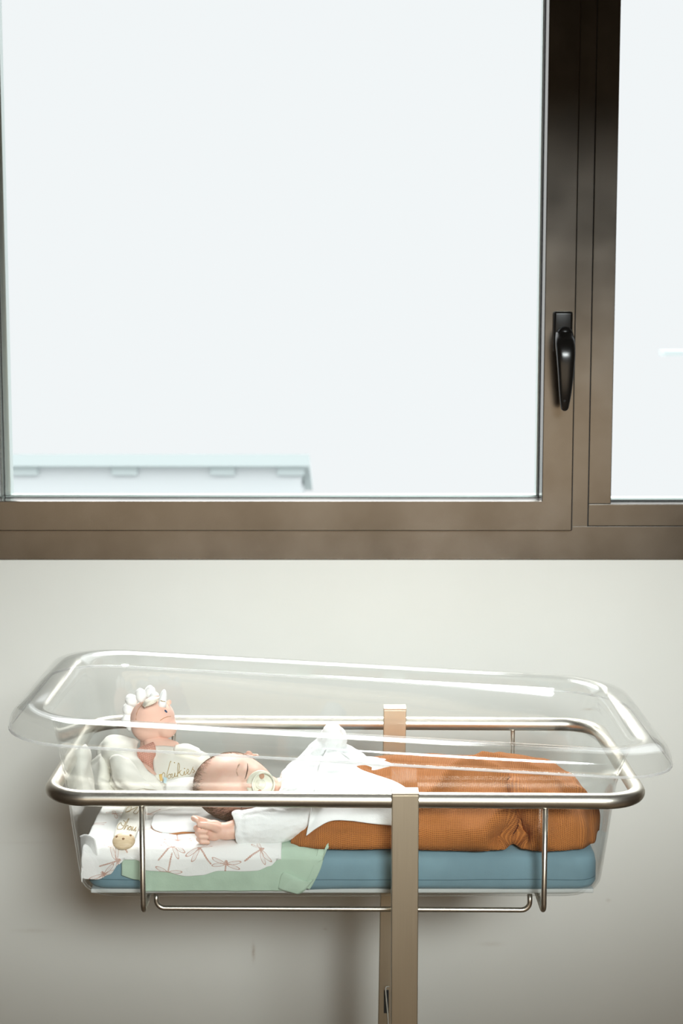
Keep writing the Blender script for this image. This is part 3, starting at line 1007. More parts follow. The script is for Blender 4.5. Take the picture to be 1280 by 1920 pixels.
# hair
bm = bmesh.new()
cnt = 0
while cnt < 8000:
    d = Vector((random.gauss(0, 1), random.gauss(0, 1), random.gauss(0, 1))).normalized()
    l, f, u = d
    lim = .72 - .25*sstep(0.1, .9, l) - .30*sstep(.0, -.7, u) + .05*sstep(-.1, -.9, l)
    if f > lim or (u < -.35 and f > -.1) or u < -.75: continue
    dens = sstep(lim, lim-.50, f)*(.62 + .38*sstep(.1, -.9, l))
    if random.random() > dens: continue
    p0 = HW(*head_local(l, f, u))
    # combed from the crown towards the face and neck
    tang = (Vector((0, .9, -.45)) + Vector((random.uniform(-.35, .35), random.uniform(-.3, .3), random.uniform(-.3, .3))))
    L_ = random.uniform(.09, .16)
    pts = []
    for k in range(4):
        dd = (d + (tang - d*tang.dot(d)) * L_*k/3).normalized()
        b0 = HW(*head_local(dd.x, dd.y, dd.z))
        out = (Lv*dd.x + Fv*dd.y + Uv*dd.z).normalized()
        pts.append(b0 + out*(.0001 + .0011*math.sin(math.pi*min(1, k/3*.8+.1))*random.uniform(.5, 1.1)))
    tube(bm, pts, [.00022, .00020, .00014, .00004], 3, caps=False)
    cnt += 1
hair = obj('hair', bm, 'hair_brown', baby)
hair['label'] = 'short fine brown hair'

# ---- shirt
def wrink(amp, s):
    return lambda p: amp*(nz(p.x, p.y, p.z, s) + .5*nz(p.x+3, p.y*1.4, p.z, s*2.3))
bm = bmesh.new()
chain(bm, [Vector((-.050, 2.300, .894)), Vector((.0, 2.305, .893)), Vector((.06, 2.305, .890))], [.044, .050, .046])
chain(bm, [Vector((-.030, 2.235, .888)), Vector((-.070, 2.200, .880)), Vector((-.105, 2.180, .8765)), Vector((-.1285, 2.1745, .8755))], [.037, .0335, .0275, .0240])
chain(bm, [Vector((-.040, 2.210, .874)), Vector((-.085, 2.178, .868)), Vector((-.122, 2.170, .866))], [.0235, .017, .0145])
chain(bm, [Vector((-.055, 2.265, .900)), Vector((-.060, 2.235, .894))], [.033, .033])
chain(bm, [Vector((-.045, 2.335, .903)), Vector((-.018, 2.348, .938)), Vector((-.013, 2.345, .955)), Vector((-.0135, 2.340, .966))], [.034, .0265, .0215, .0155])
chain(bm, [Vector((.0, 2.345, .925)), Vector((.016, 2.335, .915))], [.024, .026])
# cuff and collar rolls
ctr = Vector((-.1475, 2.1735, .8715)); ax = Vector((-.95, -.12, -.15)).normalized(); s1 = Vector((0, 1, 0)); s1 = (s1 - ax*s1.dot(ax)).normalized(); s2 = ax.cross(s1)
ringp = lambda c, r, t, k: c + s1*r*math.cos(k) + s2*r*1.18*math.sin(k) + ax*t
for j in range(8):
    t = j*.003
    rr_ = .0190 + .0012*math.sin(j*.9)
    pts = [ringp(ctr - ax*t, rr_, .0016*math.sin(3*k), k) for k in [2*math.pi*i/24 for i in range(24)]]
    for p, q in zip(pts, pts[1:]+pts[:1]): capsule(bm, p, q, .0022, .0022, 8, 3)
nc = Vector((-.0835, 2.288, .888)); na = Vector((1, .05, .0)).normalized(); t1 = Vector((0, .94, .3)); t1 = (t1-na*t1.dot(na)).normalized(); t2 = na.cross(t1)
for rr_, tt in ((.031, 0), (.033, .004), (.035, .009), (.0375, .014)):
    pts = [nc + t1*rr_*1.05*math.cos(k) + t2*rr_*math.sin(k) + na*(tt + .003*math.sin(k*2+1)) for k in [2*math.pi*i/28 for i in range(28)]]
    for p, q in zip(pts, pts[1:]+pts[:1]): capsule(bm, p, q, .0030, .0030, 8, 3)
for v_ in bm.verts:                     # rests on the cloth
    if v_.co.z < baby_z: v_.co.z = baby_z
shirt = remeshed('shirt', bm, 'shirt_gauze', baby, .0016, smooth=3,
                 disp=lambda p: .0016*nz(p.x*1.0, p.y*2, p.z*2, 38) + .0008*nz(p.x+4, p.y*2, p.z*2, 90))
# tiny label and press stud at the collar
q = P(531, 1459, 2.235)

# =================================================================== RUST BLANKET
xl, xr = -.070, .3685
fF = interp([(-.070, 2.172), (-.055, 2.158), (-.03, 2.150), (.02, 2.147), (.08, 2.150), (.14, 2.145), (.215, 2.142), (.224, 2.144), (.239, 2.170), (.252, 2.146), (.264, 2.143), (.30, 2.141), (.33, 2.150), (.350, 2.172), (.3685, 2.232)])
fB = interp([(-.070, 2.25), (-.05, 2.40), (.0, 2.435), (.10, 2.44), (.25, 2.445), (.31, 2.43), (.345, 2.38), (.3685, 2.262)])
fH = interp([(-.070, .010), (-.055, .040), (-.02, .068), (.03, .078), (.12, .084), (.20, .082), (.26, .082), (.30, .077), (.335, .062), (.355, .045), (.3685, .020)])
def px_on(px, py, guess=.90):
    """point of the blanket surface behind a pixel"""
    d = ray(px, py)
    prev = None
    for i in range(400):
        Y = 2.05 + i*.0011
        p = Vector((0, 0, CAM_Z)) + d*(Y/d.y)
        h = base_h(p.x, p.y)
        if h is not None and p.z <= h: return p
        if p.z <= ZT + .004: return p
    return p
def base_h(x, y):
    if x < xl or x > xr: return None
    a_, b_ = fF(x), fB(x)
    if y < a_ or y > b_: return None
    c = (a_+b_)/2; s = (y-c)/((b_-a_)/2)
    return baby_z + fH(x) * (1 - abs(s)**2.1)**.62
folds = []      # (polyline in plan, width, height)
def fold(pxs, wd, ht):
    folds.append(([Vector((q.x, q.y)) for q in (px_on(*c) for c in pxs)], wd, ht))
fold([(800, 1500), (822, 1478), (845, 1450), (872, 1436), (905, 1440), (945, 1462), (985, 1492), (1020, 1520)], .0100, .0085)
fold([(822, 1505), (850, 1480), (885, 1465), (930, 1475), (950, 1500)], .017, -.003)
fold([(905, 1425), (950, 1432), (1000, 1450), (1060, 1480), (1100, 1505)], .011, .009)
fold([(895, 1592), (915, 1560), (938, 1530), (970, 1515), (1000, 1520)], .014, .013)
fold([(925, 1596), (948, 1578), (968, 1562), (984, 1560)], .008, -.021)
fold([(968, 1596), (975, 1580), (990, 1563), (1010, 1566), (1030, 1590)], .009, .009)
fold([(962, 1590), (975, 1578), (990, 1573)], .006, -.026)
fold([(700, 1440), (735, 1432), (790, 1437)], .010, -.006)
fold([(560, 1566), (620, 1558), (700, 1566), (735, 1560)], .010, -.004)
fold([(600, 1570), (680, 1576), (735, 1572), (800, 1578), (880, 1586)], .007, .004)
fold([(830, 1530), (860, 1560), (880, 1590)], .018, .004)
fold([(770, 1470), (790, 1500), (792, 1550)], .020, .003)
fold([(1040, 1505), (1070, 1530), (1085, 1570)], .016, .006)
fold([(1010, 1500), (1035, 1535), (1042, 1580)], .010, -.006)
fold([(1020, 1450), (1040, 1462), (1062, 1490)], .008, -.006)
def seg_d(p, a, b):
    ab = b-a; t = max(0, min(1, (p-a).dot(ab)/max(1e-9, ab.length_squared)))
    return (p-(a+ab*t)).length
def lift_at(x, y, h):
    k = min(1, (h-baby_z)/.02)
    add = 0
    p = Vector((x, y))
    for pl, wd, ht in folds:
        d = min(seg_d(p, a, b) for a, b in zip(pl, pl[1:]))
        if d < wd*3: add += (ht*1.15*math.exp(-(math.sqrt(d*d+4e-6)-.002)/wd) if ht > .006 else FS*ht*math.exp(-(d/wd)**2))*k
    add += (nz(x, y, h*2, 14)*.0035 + nz(x, y, 3+h, 40)*.0006)*k
    return add
FS = 1.15
def surf_pt(x, y):
    h = base_h(x, y); h = baby_z if h is None else h
    e = .003
    gx = ((base_h(min(x+e, xr), y) or baby_z) - (base_h(max(x-e, xl), y) or baby_z))/(2*e)
    gy = ((base_h(x, y+e) or baby_z) - (base_h(x, y-e) or baby_z))/(2*e)
    gx = max(-3, min(3, gx)); gy = max(-4, min(4, gy))
    n_ = Vector((-gx, -gy, 1)).normalized()
    p = Vector((x, y, h)) + n_*lift_at(x, y, h)
    p.z = max(p.z, baby_z - .001)
    p.y = max(p.y, wall_front(p.z) + .004)
    p.x = min(p.x, .371)
    return p
def wall_front(z): return interp([(.79, 2.1425), (.805, 2.139), (.87, 2.133), (.9365, 2.122), (1.0, 2.10)])(z)
NX, NY = 200, 110
rows, uvs = [], []
for i in range(NX):
    x = xl + (xr-xl)*i/(NX-1)
    a_, b_ = fF(x), fB(x)
    col, uv = [], []
    acc_ = 0
    for j in range(NY):
        t = .5 - .5*math.cos(math.pi*j/(NY-1)); t = .55*t + .45*j/(NY-1)
        y = a_ + (b_-a_)*t
        p = surf_pt(x, y) if 0 < j < NY-1 else Vector((x, max(y, wall_front(baby_z)+.004), baby_z - .001))
        if j == 0: acc_ = 0
        else: acc_ += (p-col[-1]).length
        col.append(p); uv.append([x, acc_])
    rows.append(col); uvs.append(uv)
# centre the woven grid on the crest so that rows run straight along the body
for uv in uvs:
    mid = uv[NY//2][1]
    for q in uv: q[1] -= mid
# the free edge rolls outwards over what it rests on
blk = thing('blanket', (.16, 2.3, baby_z), 'rust waffle-knit blanket with white lining wrapped over the baby', 'blanket')
bm = grid_mesh(rows, uvs)
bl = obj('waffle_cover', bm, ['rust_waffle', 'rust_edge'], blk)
add_mod(bl, 'SOLIDIFY', thickness=.0028, offset=-1)
# folded-back white lining across the chest
def coons(top, bot, left, right, n, k):
    top, bot = resample(top, n), resample(bot, n); left, right = resample(left, k), resample(right, k)
    out = []
    for j in range(k):
        v_ = j/(k-1); r = []
        for i in range(n):
            u = i/(n-1)
            p = (top[i]*(1-v_) + bot[i]*v_) + (left[j]*(1-u) + right[j]*u) - (top[0]*(1-u)*(1-v_) + top[-1]*u*(1-v_) + bot[0]*(1-u)*v_ + bot[-1]*u*v_)
            r.append(p)
        out.append(r)
    return out
def resample(pts, n):
    pts = catmull([Vector((a_, b_, 0)) for a_, b_ in pts], 10)
    d = [0]
    for a_, b_ in zip(pts, pts[1:]): d.append(d[-1]+(b_-a_).length)
    out = []
    for i in range(n):
        s = d[-1]*i/(n-1); k = 0
        while k < len(d)-2 and d[k+1] < s: k += 1
        t = (s-d[k])/max(1e-9, d[k+1]-d[k]); out.append(pts[k].lerp(pts[k+1], min(1, t)))
    return out
bpy.context.view_layer.update()
bvh_b = BVHTree.FromPolygons([v_.co.copy() for v_ in bl.data.vertices], [tuple(p.vertices) for p in bl.data.polygons])
bvh_s = BVHTree.FromPolygons([shirt.matrix_world @ v_.co for v_ in shirt.data.vertices], [tuple(p.vertices) for p in shirt.data.polygons])
def front_pt(px, py, lift):
    """first surface (shirt or blanket) behind a pixel, lifted towards the room"""
    d = ray(px, py); o_ = Vector((0, 0, CAM_Z))
    best = None
    r_ = bvh_s.ray_cast(o_, d.normalized())
    if r_[0] is not None: best = r_[0].y
    r_ = bvh_b.ray_cast(o_, d.normalized())
    if r_[0] is not None and (best is None or r_[0].y < best): best = r_[0].y
    if best is None: best = 2.34
    return o_ + d*((best-lift)/d.y)
G_ = coons([(612, 1404), (634, 1408), (653, 1420)], [(574, 1567), (596, 1551), (622, 1539), (655, 1539), (695, 1544), (738, 1548)],
           [(612, 1404), (598, 1440), (588, 1490), (581, 1530), (574, 1567)], [(653, 1420), (672, 1441), (703, 1453), (738, 1465), (762, 1479), (775, 1500), (768, 1528), (738, 1548)], 60, 60)
pts = [[front_pt(p.x, p.y, .0) for p in r] for r in G_]
for _ in range(14):                      # cloth bridges hollows: relax the depth
    q = [[v_.copy() for v_ in r] for r in pts]
    for i in range(60):
        for j in range(60):
            nb = [q[a_][b_] for a_, b_ in ((i-1, j), (i+1, j), (i, j-1), (i, j+1)) if 0 <= a_ < 60 and 0 <= b_ < 60]
            ay = sum(v_.y for v_ in nb)/len(nb)
            Y = min(q[i][j].y, q[i][j].y*.4 + ay*.6) if True else 0
            pts[i][j] = P(G_[i][j].x, G_[i][j].y, Y)
rows = [[P(G_[i][j].x, G_[i][j].y, pts[i][j].y - .0100 - .0015*(nz(pts[i][j].x, pts[i][j].y, pts[i][j].z, 30)+.4)) for j in range(60)] for i in range(60)]
bm = grid_mesh(rows)
o = obj('white_lining', bm, 'white_cotton', blk); o['label'] = 'smooth white lining folded back over the chest'
add_mod(o, 'SOLIDIFY', thickness=.0016, offset=0)
# corner of the same blanket lying flat under the head: white on top, rust beneath
zc = ZT + .0095
def flat(pxl, z): return PZ(pxl[0], pxl[1], z)
edge = [(283, 1546), (290, 1556), (315, 1562), (345, 1559), (375, 1561), (405, 1566), (440, 1566), (480, 1556)]
back_ = [(288, 1528), (300, 1522), (330, 1515), (360, 1510), (390, 1508), (420, 1506), (450, 1506), (490, 1506)]
E_ = resample(edge, 60); B_ = resample(back_, 60)
rows_w, rows_r = [], []
for k in range(14):
    t = k/13
    rw = []
    for i in range(60):
        q = E_[i].lerp(B_[i], t)
        z = zc + .0006*math.sin(i*.45) + .0010*(1-t)
        p = flat((q.x, q.y), z); rw.append(p)
    rows_w.append(rw)
    rows_r.append([p + Vector((0, -.0012*(1-t), -.0018)) for p in rw])
o = obj('lower_corner', grid_mesh(rows_w), 'white_cotton', blk); add_mod(o, 'SOLIDIFY', thickness=.0010, offset=0)
bm = grid_mesh(rows_r)
o = obj('lower_backing', bm, 'rust_edge', blk); add_mod(o, 'SOLIDIFY', thickness=.0022, offset=0); o['label'] = 'rust underside of the blanket corner'

# =================================================================== PACIFIER
PC = head_face(.0035, -.0385, .012)
pac = thing('pacifier', PC, 'cream round pacifier in the sleeping baby mouth', 'pacifier')
zax = Fv; M3 = Matrix((Lv, Uv, Fv)).transposed()
def disc(bm, c, rx, rz, th, dome=0.0, seg=48, off=(0, 0)):
    rr = [(0.0, 1.0), (.5, 1.0), (.85, 1.0), (.97, .8), (1.0, .3), (1.0, -.3), (.97, -.8), (.85, -1.0), (.5, -1.0), (0.0, -1.0)]
    rows = []
    for (q, hgt) in rr:
        rows.append([c + M3 @ Vector((off[0]+rx*q*math.cos(2*math.pi*k/seg), off[1]+rz*q*math.sin(2*math.pi*k/seg), th/2*hgt - dome*q*q)) for k in range(seg)])
    V = []
    for i, r in enumerate(rows):
        V.append([bm.verts.new(r[0])] if i in (0, len(rows)-1) else [bm.verts.new(p) for p in r])
    for a_, b_ in zip(V, V[1:]):
        for k in range(seg):
            k2 = (k+1) % seg
            if len(a_) == 1: bm.faces.new((a_[0], b_[k], b_[k2]))
            elif len(b_) == 1: bm.faces.new((a_[k2], a_[k], b_[0]))
            else: bm.faces.new((a_[k], b_[k], b_[k2], a_[k2]))
bm = bmesh.new(); disc(bm, PC, .0205, .0205, .0028, .004); obj('shield', bm, 'pacifier_cream', pac)
for sg in (-1, 1):
    bm = bmesh.new(); disc(bm, PC + Lv*sg*.0118, .0042, .0036, .0032, .0, off=(0, 0)); obj('vent_hole', bm, 'pacifier_hole', pac)
bm = bmesh.new(); disc(bm, PC + Fv*.0022, .0075, .0075, .004, .0015); obj('button', bm, 'pacifier_cream', pac)
bm = bmesh.new()
pts = [PC + Fv*.0065 + Lv*(.0165*math.cos(a)) + Uv*(-.004+.0155*math.sin(a)) for a in [2*math.pi*k/40 for k in range(40)]]
tube(bm, pts, .0013, 10, closed=True); obj('ring_handle', bm, 'pacifier_cream', pac)
bm = bmesh.new(); chain(bm, [PC, PC - Fv*.008], [.006, .007]); obj('teat', bm, 'pacifier_cream', pac)

# =================================================================== PACIFIER CLIP WITH RIBBON
CZ = ZT + .016
cc = PZ(232, 1577, CZ)
clip = thing('pacifier_clip', cc, 'round wooden pacifier clip on a white ribbon lying on the dragonfly cloth', 'pacifier clip')
tiltm = Matrix.Rotation(math.radians(38), 3, 'X')
def ctp(x, y, z): return cc + tiltm @ Vector((x, y, z))
bm = bmesh.new()
R_c = .0158
ellipsoid(bm, cc, Vector((R_c, R_c*.86, .0066)), tiltm, 40)
obj('wooden_disc', bm, 'wood_bead', clip)
for (x, y) in ((-.0095, .004), (.0, -.0005), (.0090, .0062)):
    bm = bmesh.new(); ellipsoid(bm, ctp(x, y, .0066*math.sqrt(max(.05, 1-(x/R_c)**2-(y/(R_c*.86))**2))), Vector((.0019, .0019, .0007)), tiltm, 16)
    obj('hole', bm, 'wood_hole', clip)
rib = [(232, 1570), (238, 1553), (245, 1535), (252, 1518), (262, 1500), (280, 1488), (310, 1484)]
wid_ = [19, 20, 19, 18, 18, 17, 16]
ra, rb = [], []
for (x, y), w_ in zip(rib, wid_):
    k = rib.index((x, y))
    ra.append(PZ(x-w_, y-2, ZT+.0125 + .003*math.sin(k*1.1))); rb.append(PZ(x+w_, y+4, ZT+.0115 + .002*math.sin(k*1.3)))
ra, rb = catmull(ra, 8), catmull(rb, 8)
bm = grid_mesh([[a_.lerp(b_, t/6) for t in range(7)] for a_, b_ in zip(ra, rb)])
o = obj('ribbon', bm, 'cream_velour', clip); add_mod(o, 'SOLIDIFY', thickness=.0012, offset=0)
def ribpt(s, t, lift=.0014):
    """s along the ribbon 0..1, t across 0..1"""
    x = s*(len(ra)-1); i = min(len(ra)-2, int(x)); f = x-i
    p = ra[i].lerp(ra[i+1], f).lerp(rb[i].lerp(rb[i+1], f), t)
    return p + Vector((0, 0, lift))
def stitch(bm, strokes, mapf, r):
    for st in strokes:
        pts = catmull([Vector((a_, b_, 0)) for a_, b_ in st], 6)
        tube(bm, [mapf(p.x, p.y) for p in pts], r, 6)
# stitched name: handwriting running along the ribbon
name_st = [[(.95, .55), (.80, .95), (.45, .95), (.50, .60), (.70, .35), (.45, .05), (.05, .15), (.0, .45)],
           [(.0, .45), (.2, .9), (1.05, 1.15), (1.1, 1.3), (.1, 1.15), (.45, 1.35), (.5, 1.6), (.1, 1.65)],
           [(.1, 1.65), (.5, 1.9), (.3, 2.15), (.1, 1.95), (.35, 1.8), (.45, 2.2), (.1, 2.3)],
           [(.1, 2.3), (.5, 2.4), (.2, 2.45), (.15, 2.65), (.5, 2.85), (.1, 2.85), (.2, 3.05)]]
bm = bmesh.new()
stitch(bm, name_st, lambda a_, b_: ribpt(.12 + a_*.17, .04 + b_*.30), .00042)
obj('stitched_line', bm, 'brown_thread', clip)
bm = bmesh.new()
stitch(bm, [[(.0, .2), (.5, .0), (.9, .6), (.3, .8), (.1, .3), (.6, 1.2), (.9, 1.8), (.2, 1.5), (.1, 2.1), (.7, 2.4), (.5, 2.9)]], lambda a_, b_: ribpt(.42 + a_*.14, .10 + b_*.28), .00042)
obj('stitched_line', bm, 'brown_thread', clip)

# =================================================================== SOFT TOY
DY = 2.405
toy = thing('soft_toy', P(290, 1480, DY), 'pink plush unicorn comforter with white mane and cream cloths, behind the baby head', 'soft toy')
def D(px, py, dy=0): return P(px, py, DY+dy)
S = (D(1, 0)-D(0, 0)).length
bm = bmesh.new()
hc = D(286, 1346)
ellipsoid(bm, hc, Vector((44*S, .034, 38*S)), None, 40)
ellipsoid(bm, D(310, 1362, -.006), Vector((24*S, .024, 22*S)), Matrix.Rotation(math.radians(35), 3, 'Y'), 32)
ellipsoid(bm, D(282, 1362), Vector((38*S, .03, 32*S)), None, 32)
head_t = remeshed('head', bm, 'pink_plush', toy, .0016, 6)
bm = bmesh.new()
chain(bm, [D(288, 1375, .004), D(290, 1410, .006), D(292, 1450, .004)], [.020, .024, .026]); obj('body', bm, 'pink_plush', toy)
def puff(px, py, rx, rz_, dy=0.0, ang=0):
    bm = bmesh.new()
    ellipsoid(bm, D(px, py, dy), Vector((rx*S, min(rx, rz_)*S*.9, rz_*S)), Matrix.Rotation(math.radians(ang), 3, 'Y'), 24)
    for v_ in bm.verts:
        v_.co += (v_.co - D(px, py, dy)).normalized()*(.0010*nz(v_.co.x, v_.co.y, v_.co.z, 160))
    o = obj('mane_puff', bm, 'plush_white', toy)
for a_ in ((238, 1349, 11, 14, .0, 10), (240, 1330, 11, 13, .0, -10), (246, 1313, 12, 13, .0, -35), (264, 1304, 11, 15, -.002, -10), (281, 1298, 11, 14, .0, 5), (289, 1306, 9, 10, -.006, 30), (296, 1313, 7, 8, .004, 30), (244, 1362, 8, 10, .004, 5)):
    puff(*a_)
bm = bmesh.new()
c0, c1 = D(303, 1325, -.012), D(308, 1293, -.008)
tube(bm, [c0, c0.lerp(c1, .35), c0.lerp(c1, .7), c0.lerp(c1, .9), c1], [9*S, 8*S, 6.6*S, 4.5*S, 1.6*S], 18); obj('horn', bm, 'white_cotton', toy)
bm = bmesh.new(); pts = [D(301, 1313.5, -.018), D(305, 1315, -.0185), D(309.5, 1315.5, -.016)]; tube(bm, pts, .0006, 6)
bm2 = bm; obj('horn_band', bm2, 'brown_thread', toy)
sheet('ear', [[(268, 1323, DY-.030), (272, 1314, DY-.036), (284, 1307, DY-.036), (296, 1306, DY-.028)], [(271, 1325, DY-.038), (277, 1319, DY-.046), (287, 1313, DY-.045), (297, 1309, DY-.034)], [(270, 1326, DY-.040), (280, 1322, DY-.044), (289, 1318, DY-.043), (296, 1312, DY-.034)]], 'printed_cotton', toy, thick=.002, crumple=0)
bm = bmesh.new(); tube(bm, catmull([D(271, 1315, -.036), D(283, 1308, -.037), D(297, 1305, -.029)], 6), .0012, 8); obj('ear_trim', bm, 'pink_plush', toy)
sheet('far_ear', [[(311, 1318, DY+.004), (316, 1313, DY+.004), (320, 1314, DY+.006)], [(312, 1323, DY+.002), (317, 1322, DY+.001), (320, 1319, DY+.004)]], 'pink_plush', toy, thick=.003, crumple=0)
def on_toy(px, py, lift=.0006):
    bv = BVHTree.FromPolygons([head_t.matrix_world @ v_.co for v_ in head_t.data.vertices], [tuple(p.vertices) for p in head_t.data.polygons]) if not hasattr(on_toy, 'b') else on_toy.b
    on_toy.b = bv
    r_ = bv.ray_cast(Vector((0, 0, CAM_Z)), ray(px, py).normalized())
    return (r_[0] + r_[1]*lift) if r_[0] is not None else D(px, py, -.03)
bm = bmesh.new(); tube(bm, [on_toy(308.5, 1331.5), on_toy(310, 1333.5), on_toy(312.5, 1336)], [.0009, .0016, .0010], 10); obj('eye', bm, 'navy_thread', toy)
bm = bmesh.new()
tube(bm, [on_toy(*c, .0) for c in ((300, 1351), (306, 1347), (313, 1344), (320, 1343))], .0005, 6); obj('head_seam', bm, 'rust_edge', toy); bm = bmesh.new()
tube(bm, [on_toy(*c, .0) for c in ((255, 1350), (256, 1338), (260, 1329), (266, 1322))], .0005, 6)
obj('head_seam', bm, 'rust_edge', toy)
# muzzle underside, arm and pink waffle dress
bm = bmesh.new(); chain(bm, [D(285, 1392, -.016), D(306, 1398, -.018), D(326, 1400, -.012)], [.013, .013, .009]); obj('arm', bm, 'pink_plush', toy)
sheet('dress', [[(286, 1392, DY-.040), (262, 1402, DY-.046), (244, 1414, DY-.040)], [(290, 1398, DY-.044), (272, 1412, DY-.052), (248, 1420, DY-.048)], [(290, 1418, DY-.042), (280, 1430, DY-.052), (268, 1428, DY-.050)], [(288, 1432, DY-.036), (286, 1442, DY-.046), (282, 1440, DY-.048)], [(286, 1440, DY-.034), (288, 1452, DY-.046), (290, 1448, DY-.050)]], 'pink_waffle', toy, thick=.003, crumple=.001)
sheet('pink_edge', [[(254, 1430, DY-.060), (270, 1438, DY-.064), (284, 1450, DY-.068), (294, 1462, DY-.074)], [(258, 1428, DY-.056), (274, 1435, DY-.060), (287, 1446, DY-.064), (296, 1458, DY-.070)]], 'pink_plush', toy, thick=.004, crumple=.0005)
# cream cloth on the right with the stitched word
sheet('right_cloth', [[(290, 1400, DY-.030), (312, 1400, DY-.030), (345, 1402, DY-.024), (372, 1406, DY-.018), (388, 1416, DY-.012), (398, 1432, DY-.006)],
                      [(288, 1420, DY-.044), (312, 1420, DY-.048), (345, 1420, DY-.046), (372, 1424, DY-.036), (392, 1432, DY-.024), (402, 1444, DY-.012)],
                      [(288, 1440, DY-.052), (312, 1442, DY-.058), (345, 1442, DY-.060), (372, 1444, DY-.052), (394, 1450, DY-.036), (404, 1460, DY-.020)],
                      [(290, 1456, DY-.060), (314, 1458, DY-.062), (345, 1460, DY-.066), (372, 1462, DY-.064), (392, 1468, DY-.050), (404, 1474, DY-.030)],
                      [(292, 1474, DY-.072), (314, 1478, DY-.080), (345, 1480, DY-.082), (372, 1482, DY-.080), (392, 1484, DY-.070), (404, 1484, DY-.040)]], 'cream_velour', toy, thick=.003, crumple=.002)
rc = toy.children[-1]
sheet('cloth_fold', [[(330, 1398, DY-.032), (350, 1396, DY-.034), (372, 1404, DY-.026)], [(326, 1408, DY-.044), (350, 1405, DY-.050), (376, 1412, DY-.040)], [(330, 1414, DY-.046), (350, 1413, DY-.050), (374, 1417, DY-.042)]], 'cream_velour', toy, thick=.003)
sheet('cloth_fold', [[(312, 1468, DY-.084), (345, 1460, DY-.086), (385, 1458, DY-.070)], [(310, 1480, DY-.094), (345, 1472, DY-.100), (386, 1470, DY-.084)], [(312, 1492, DY-.096), (345, 1490, DY-.104), (386, 1488, DY-.094)]], 'plush_white', toy, thick=.004)
# stitched word: cursive strokes in letter units
bpy.context.view_layer.update()
dgr = bpy.context.evaluated_depsgraph_get()
ev = rc.evaluated_get(dgr); me_ = ev.to_mesh()
bv = BVHTree.FromPolygons([ev.matrix_world @ v_.co for v_ in me_.vertices], [tuple(p.vertices) for p in me_.polygons]); ev.to_mesh_clear()
def on_cloth(px, py):
    r_ = bv.ray_cast(Vector((0, 0, CAM_Z)), ray(px, py).normalized())
    return (r_[0] if r_[0] is not None else D(px, py, -.06)) + Vector((0, -.0006, .0002))
word = [[(303, 1454), (306, 1449), (309, 1451), (309, 1458), (311, 1460), (314, 1448), (319, 1429)],
        [(318, 1451), (314.5, 1455), (316, 1460), (320, 1457), (319, 1452), (316.5, 1452)],
        [(319, 1453), (323, 1451), (322, 1458), (326, 1457), (328, 1449), (328, 1456), (331, 1456)],
        [(331, 1456), (335, 1447), (336.5, 1435), (334, 1431), (333, 1443), (333, 1457)],
        [(334, 1450), (340, 1444), (337, 1448), (339, 1453), (343, 1454), (346, 1446), (346, 1453), (349, 1451), (354, 1446), (352, 1442), (350, 1447), (354, 1452), (358, 1448), (362, 1438), (361, 1442), (365, 1446), (361, 1449)]]
bm = bmesh.new()
for st in word:
    if len(st) < 2: continue
    pts = catmull([Vector((a_, b_, 0)) for a_, b_ in st], 6)
    tube(bm, [on_cloth(p.x, p.y) for p in pts],  .00045, 6)
for c in ((320, 1428), (327, 1430), (346, 1441)):
    ellipsoid(bm, on_cloth(*c), Vector((.0009, .0006, .0009)), None, 10)
obj('stitched_word', bm, 'embroidery', toy)
# little tag
sheet('tag', [[(291, 1453, DY-.082), (300, 1450, DY-.084)], [(293, 1465, DY-.084), (304, 1466, DY-.088)]], 'cream_velour', toy, thick=.001, crumple=0)
sheet('tag_stripe', [[(298, 1452, DY-.0855), (303, 1451, DY-.0865)], [(300, 1464, DY-.088), (305, 1464, DY-.0885)]], 'tag_yellow', toy, thick=.0006, crumple=0)
sheet('tag_stripe', [[(307, 1456, DY-.0875), (313, 1459, DY-.0885)], [(306.5, 1468, DY-.0885), (311, 1469, DY-.0895)]], 'tag_blue', toy, thick=.0006, crumple=0)
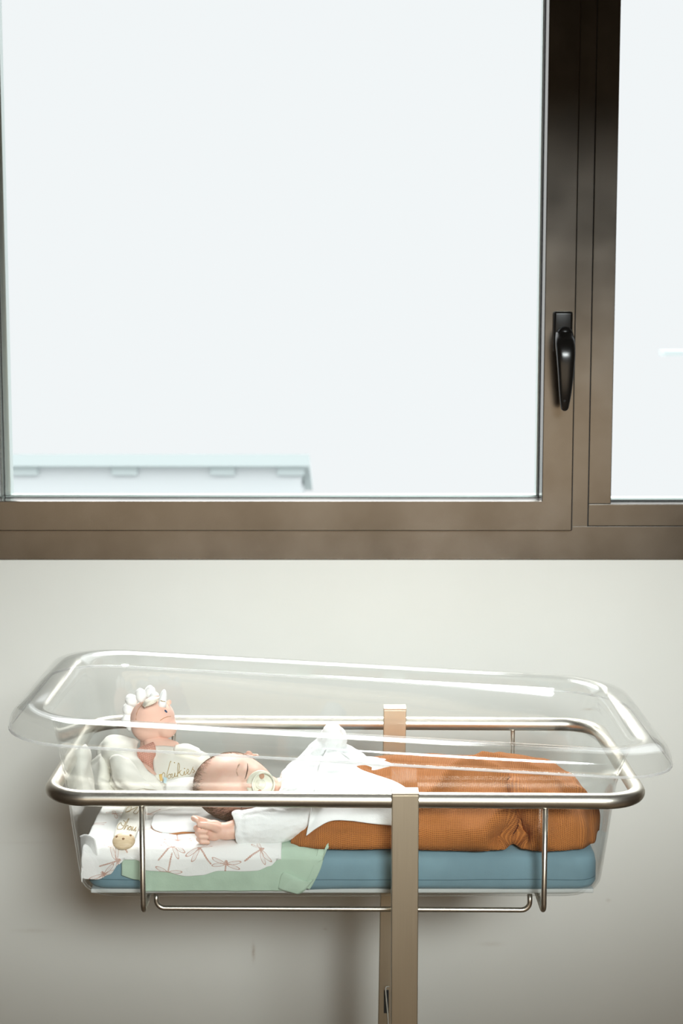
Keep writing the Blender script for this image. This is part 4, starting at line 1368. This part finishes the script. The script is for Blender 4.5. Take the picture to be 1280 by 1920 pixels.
# folded white cloths on the left
sheet('left_cloth', [[(196, 1392, DY-.02), (215, 1382, DY-.03), (240, 1384, DY-.03), (262, 1392, DY-.028)],
                     [(180, 1412, DY-.04), (206, 1402, DY-.062), (238, 1402, DY-.062), (258, 1412, DY-.05)],
                     [(186, 1432, DY-.05), (212, 1424, DY-.080), (244, 1424, DY-.078), (266, 1436, DY-.066)],
                     [(206, 1452, DY-.06), (226, 1444, DY-.092), (256, 1444, DY-.092), (284, 1456, DY-.080)],
                     [(212, 1474, DY-.08), (232, 1468, DY-.105), (266, 1466, DY-.105), (302, 1478, DY-.092)],
                     [(216, 1494, DY-.08), (240, 1494, DY-.110), (276, 1492, DY-.110), (306, 1492, DY-.098)]], 'cream_velour', toy, thick=.0028, crumple=.007, nscale=38)
sheet('left_cloth', [[(206, 1424, DY-.095), (222, 1412, DY-.10), (240, 1420, DY-.092)], [(210, 1448, DY-.105), (228, 1438, DY-.118), (258, 1446, DY-.105)], [(214, 1472, DY-.108), (236, 1462, DY-.124), (282, 1470, DY-.112)], [(232, 1482, DY-.108), (262, 1478, DY-.124), (306, 1484, DY-.112)]], 'cream_velour', toy, thick=.0028, crumple=.005)
sheet('left_cloth', [[(168, 1430, DY-.03), (182, 1412, DY-.045), (200, 1402, DY-.04)], [(166, 1456, DY-.05), (186, 1440, DY-.07), (206, 1430, DY-.06)], [(166, 1482, DY-.06), (190, 1472, DY-.085), (212, 1466, DY-.075)], [(170, 1500, DY-.06), (190, 1498, DY-.085), (214, 1496, DY-.075)]], 'cream_velour', toy, thick=.0028, crumple=.007)
sheet('left_cloth', [[(128, 1440, DY-.10), (140, 1412, DY-.10), (156, 1398, DY-.09), (166, 1404, DY-.08)], [(128, 1462, DY-.11), (142, 1442, DY-.12), (158, 1428, DY-.11), (170, 1430, DY-.09)], [(134, 1484, DY-.12), (146, 1476, DY-.13), (162, 1468, DY-.12), (178, 1468, DY-.10)], [(138, 1504, DY-.12), (150, 1502, DY-.13), (164, 1500, DY-.12), (180, 1498, DY-.10)]], 'cream_velour', toy, thick=.0025, crumple=.006)
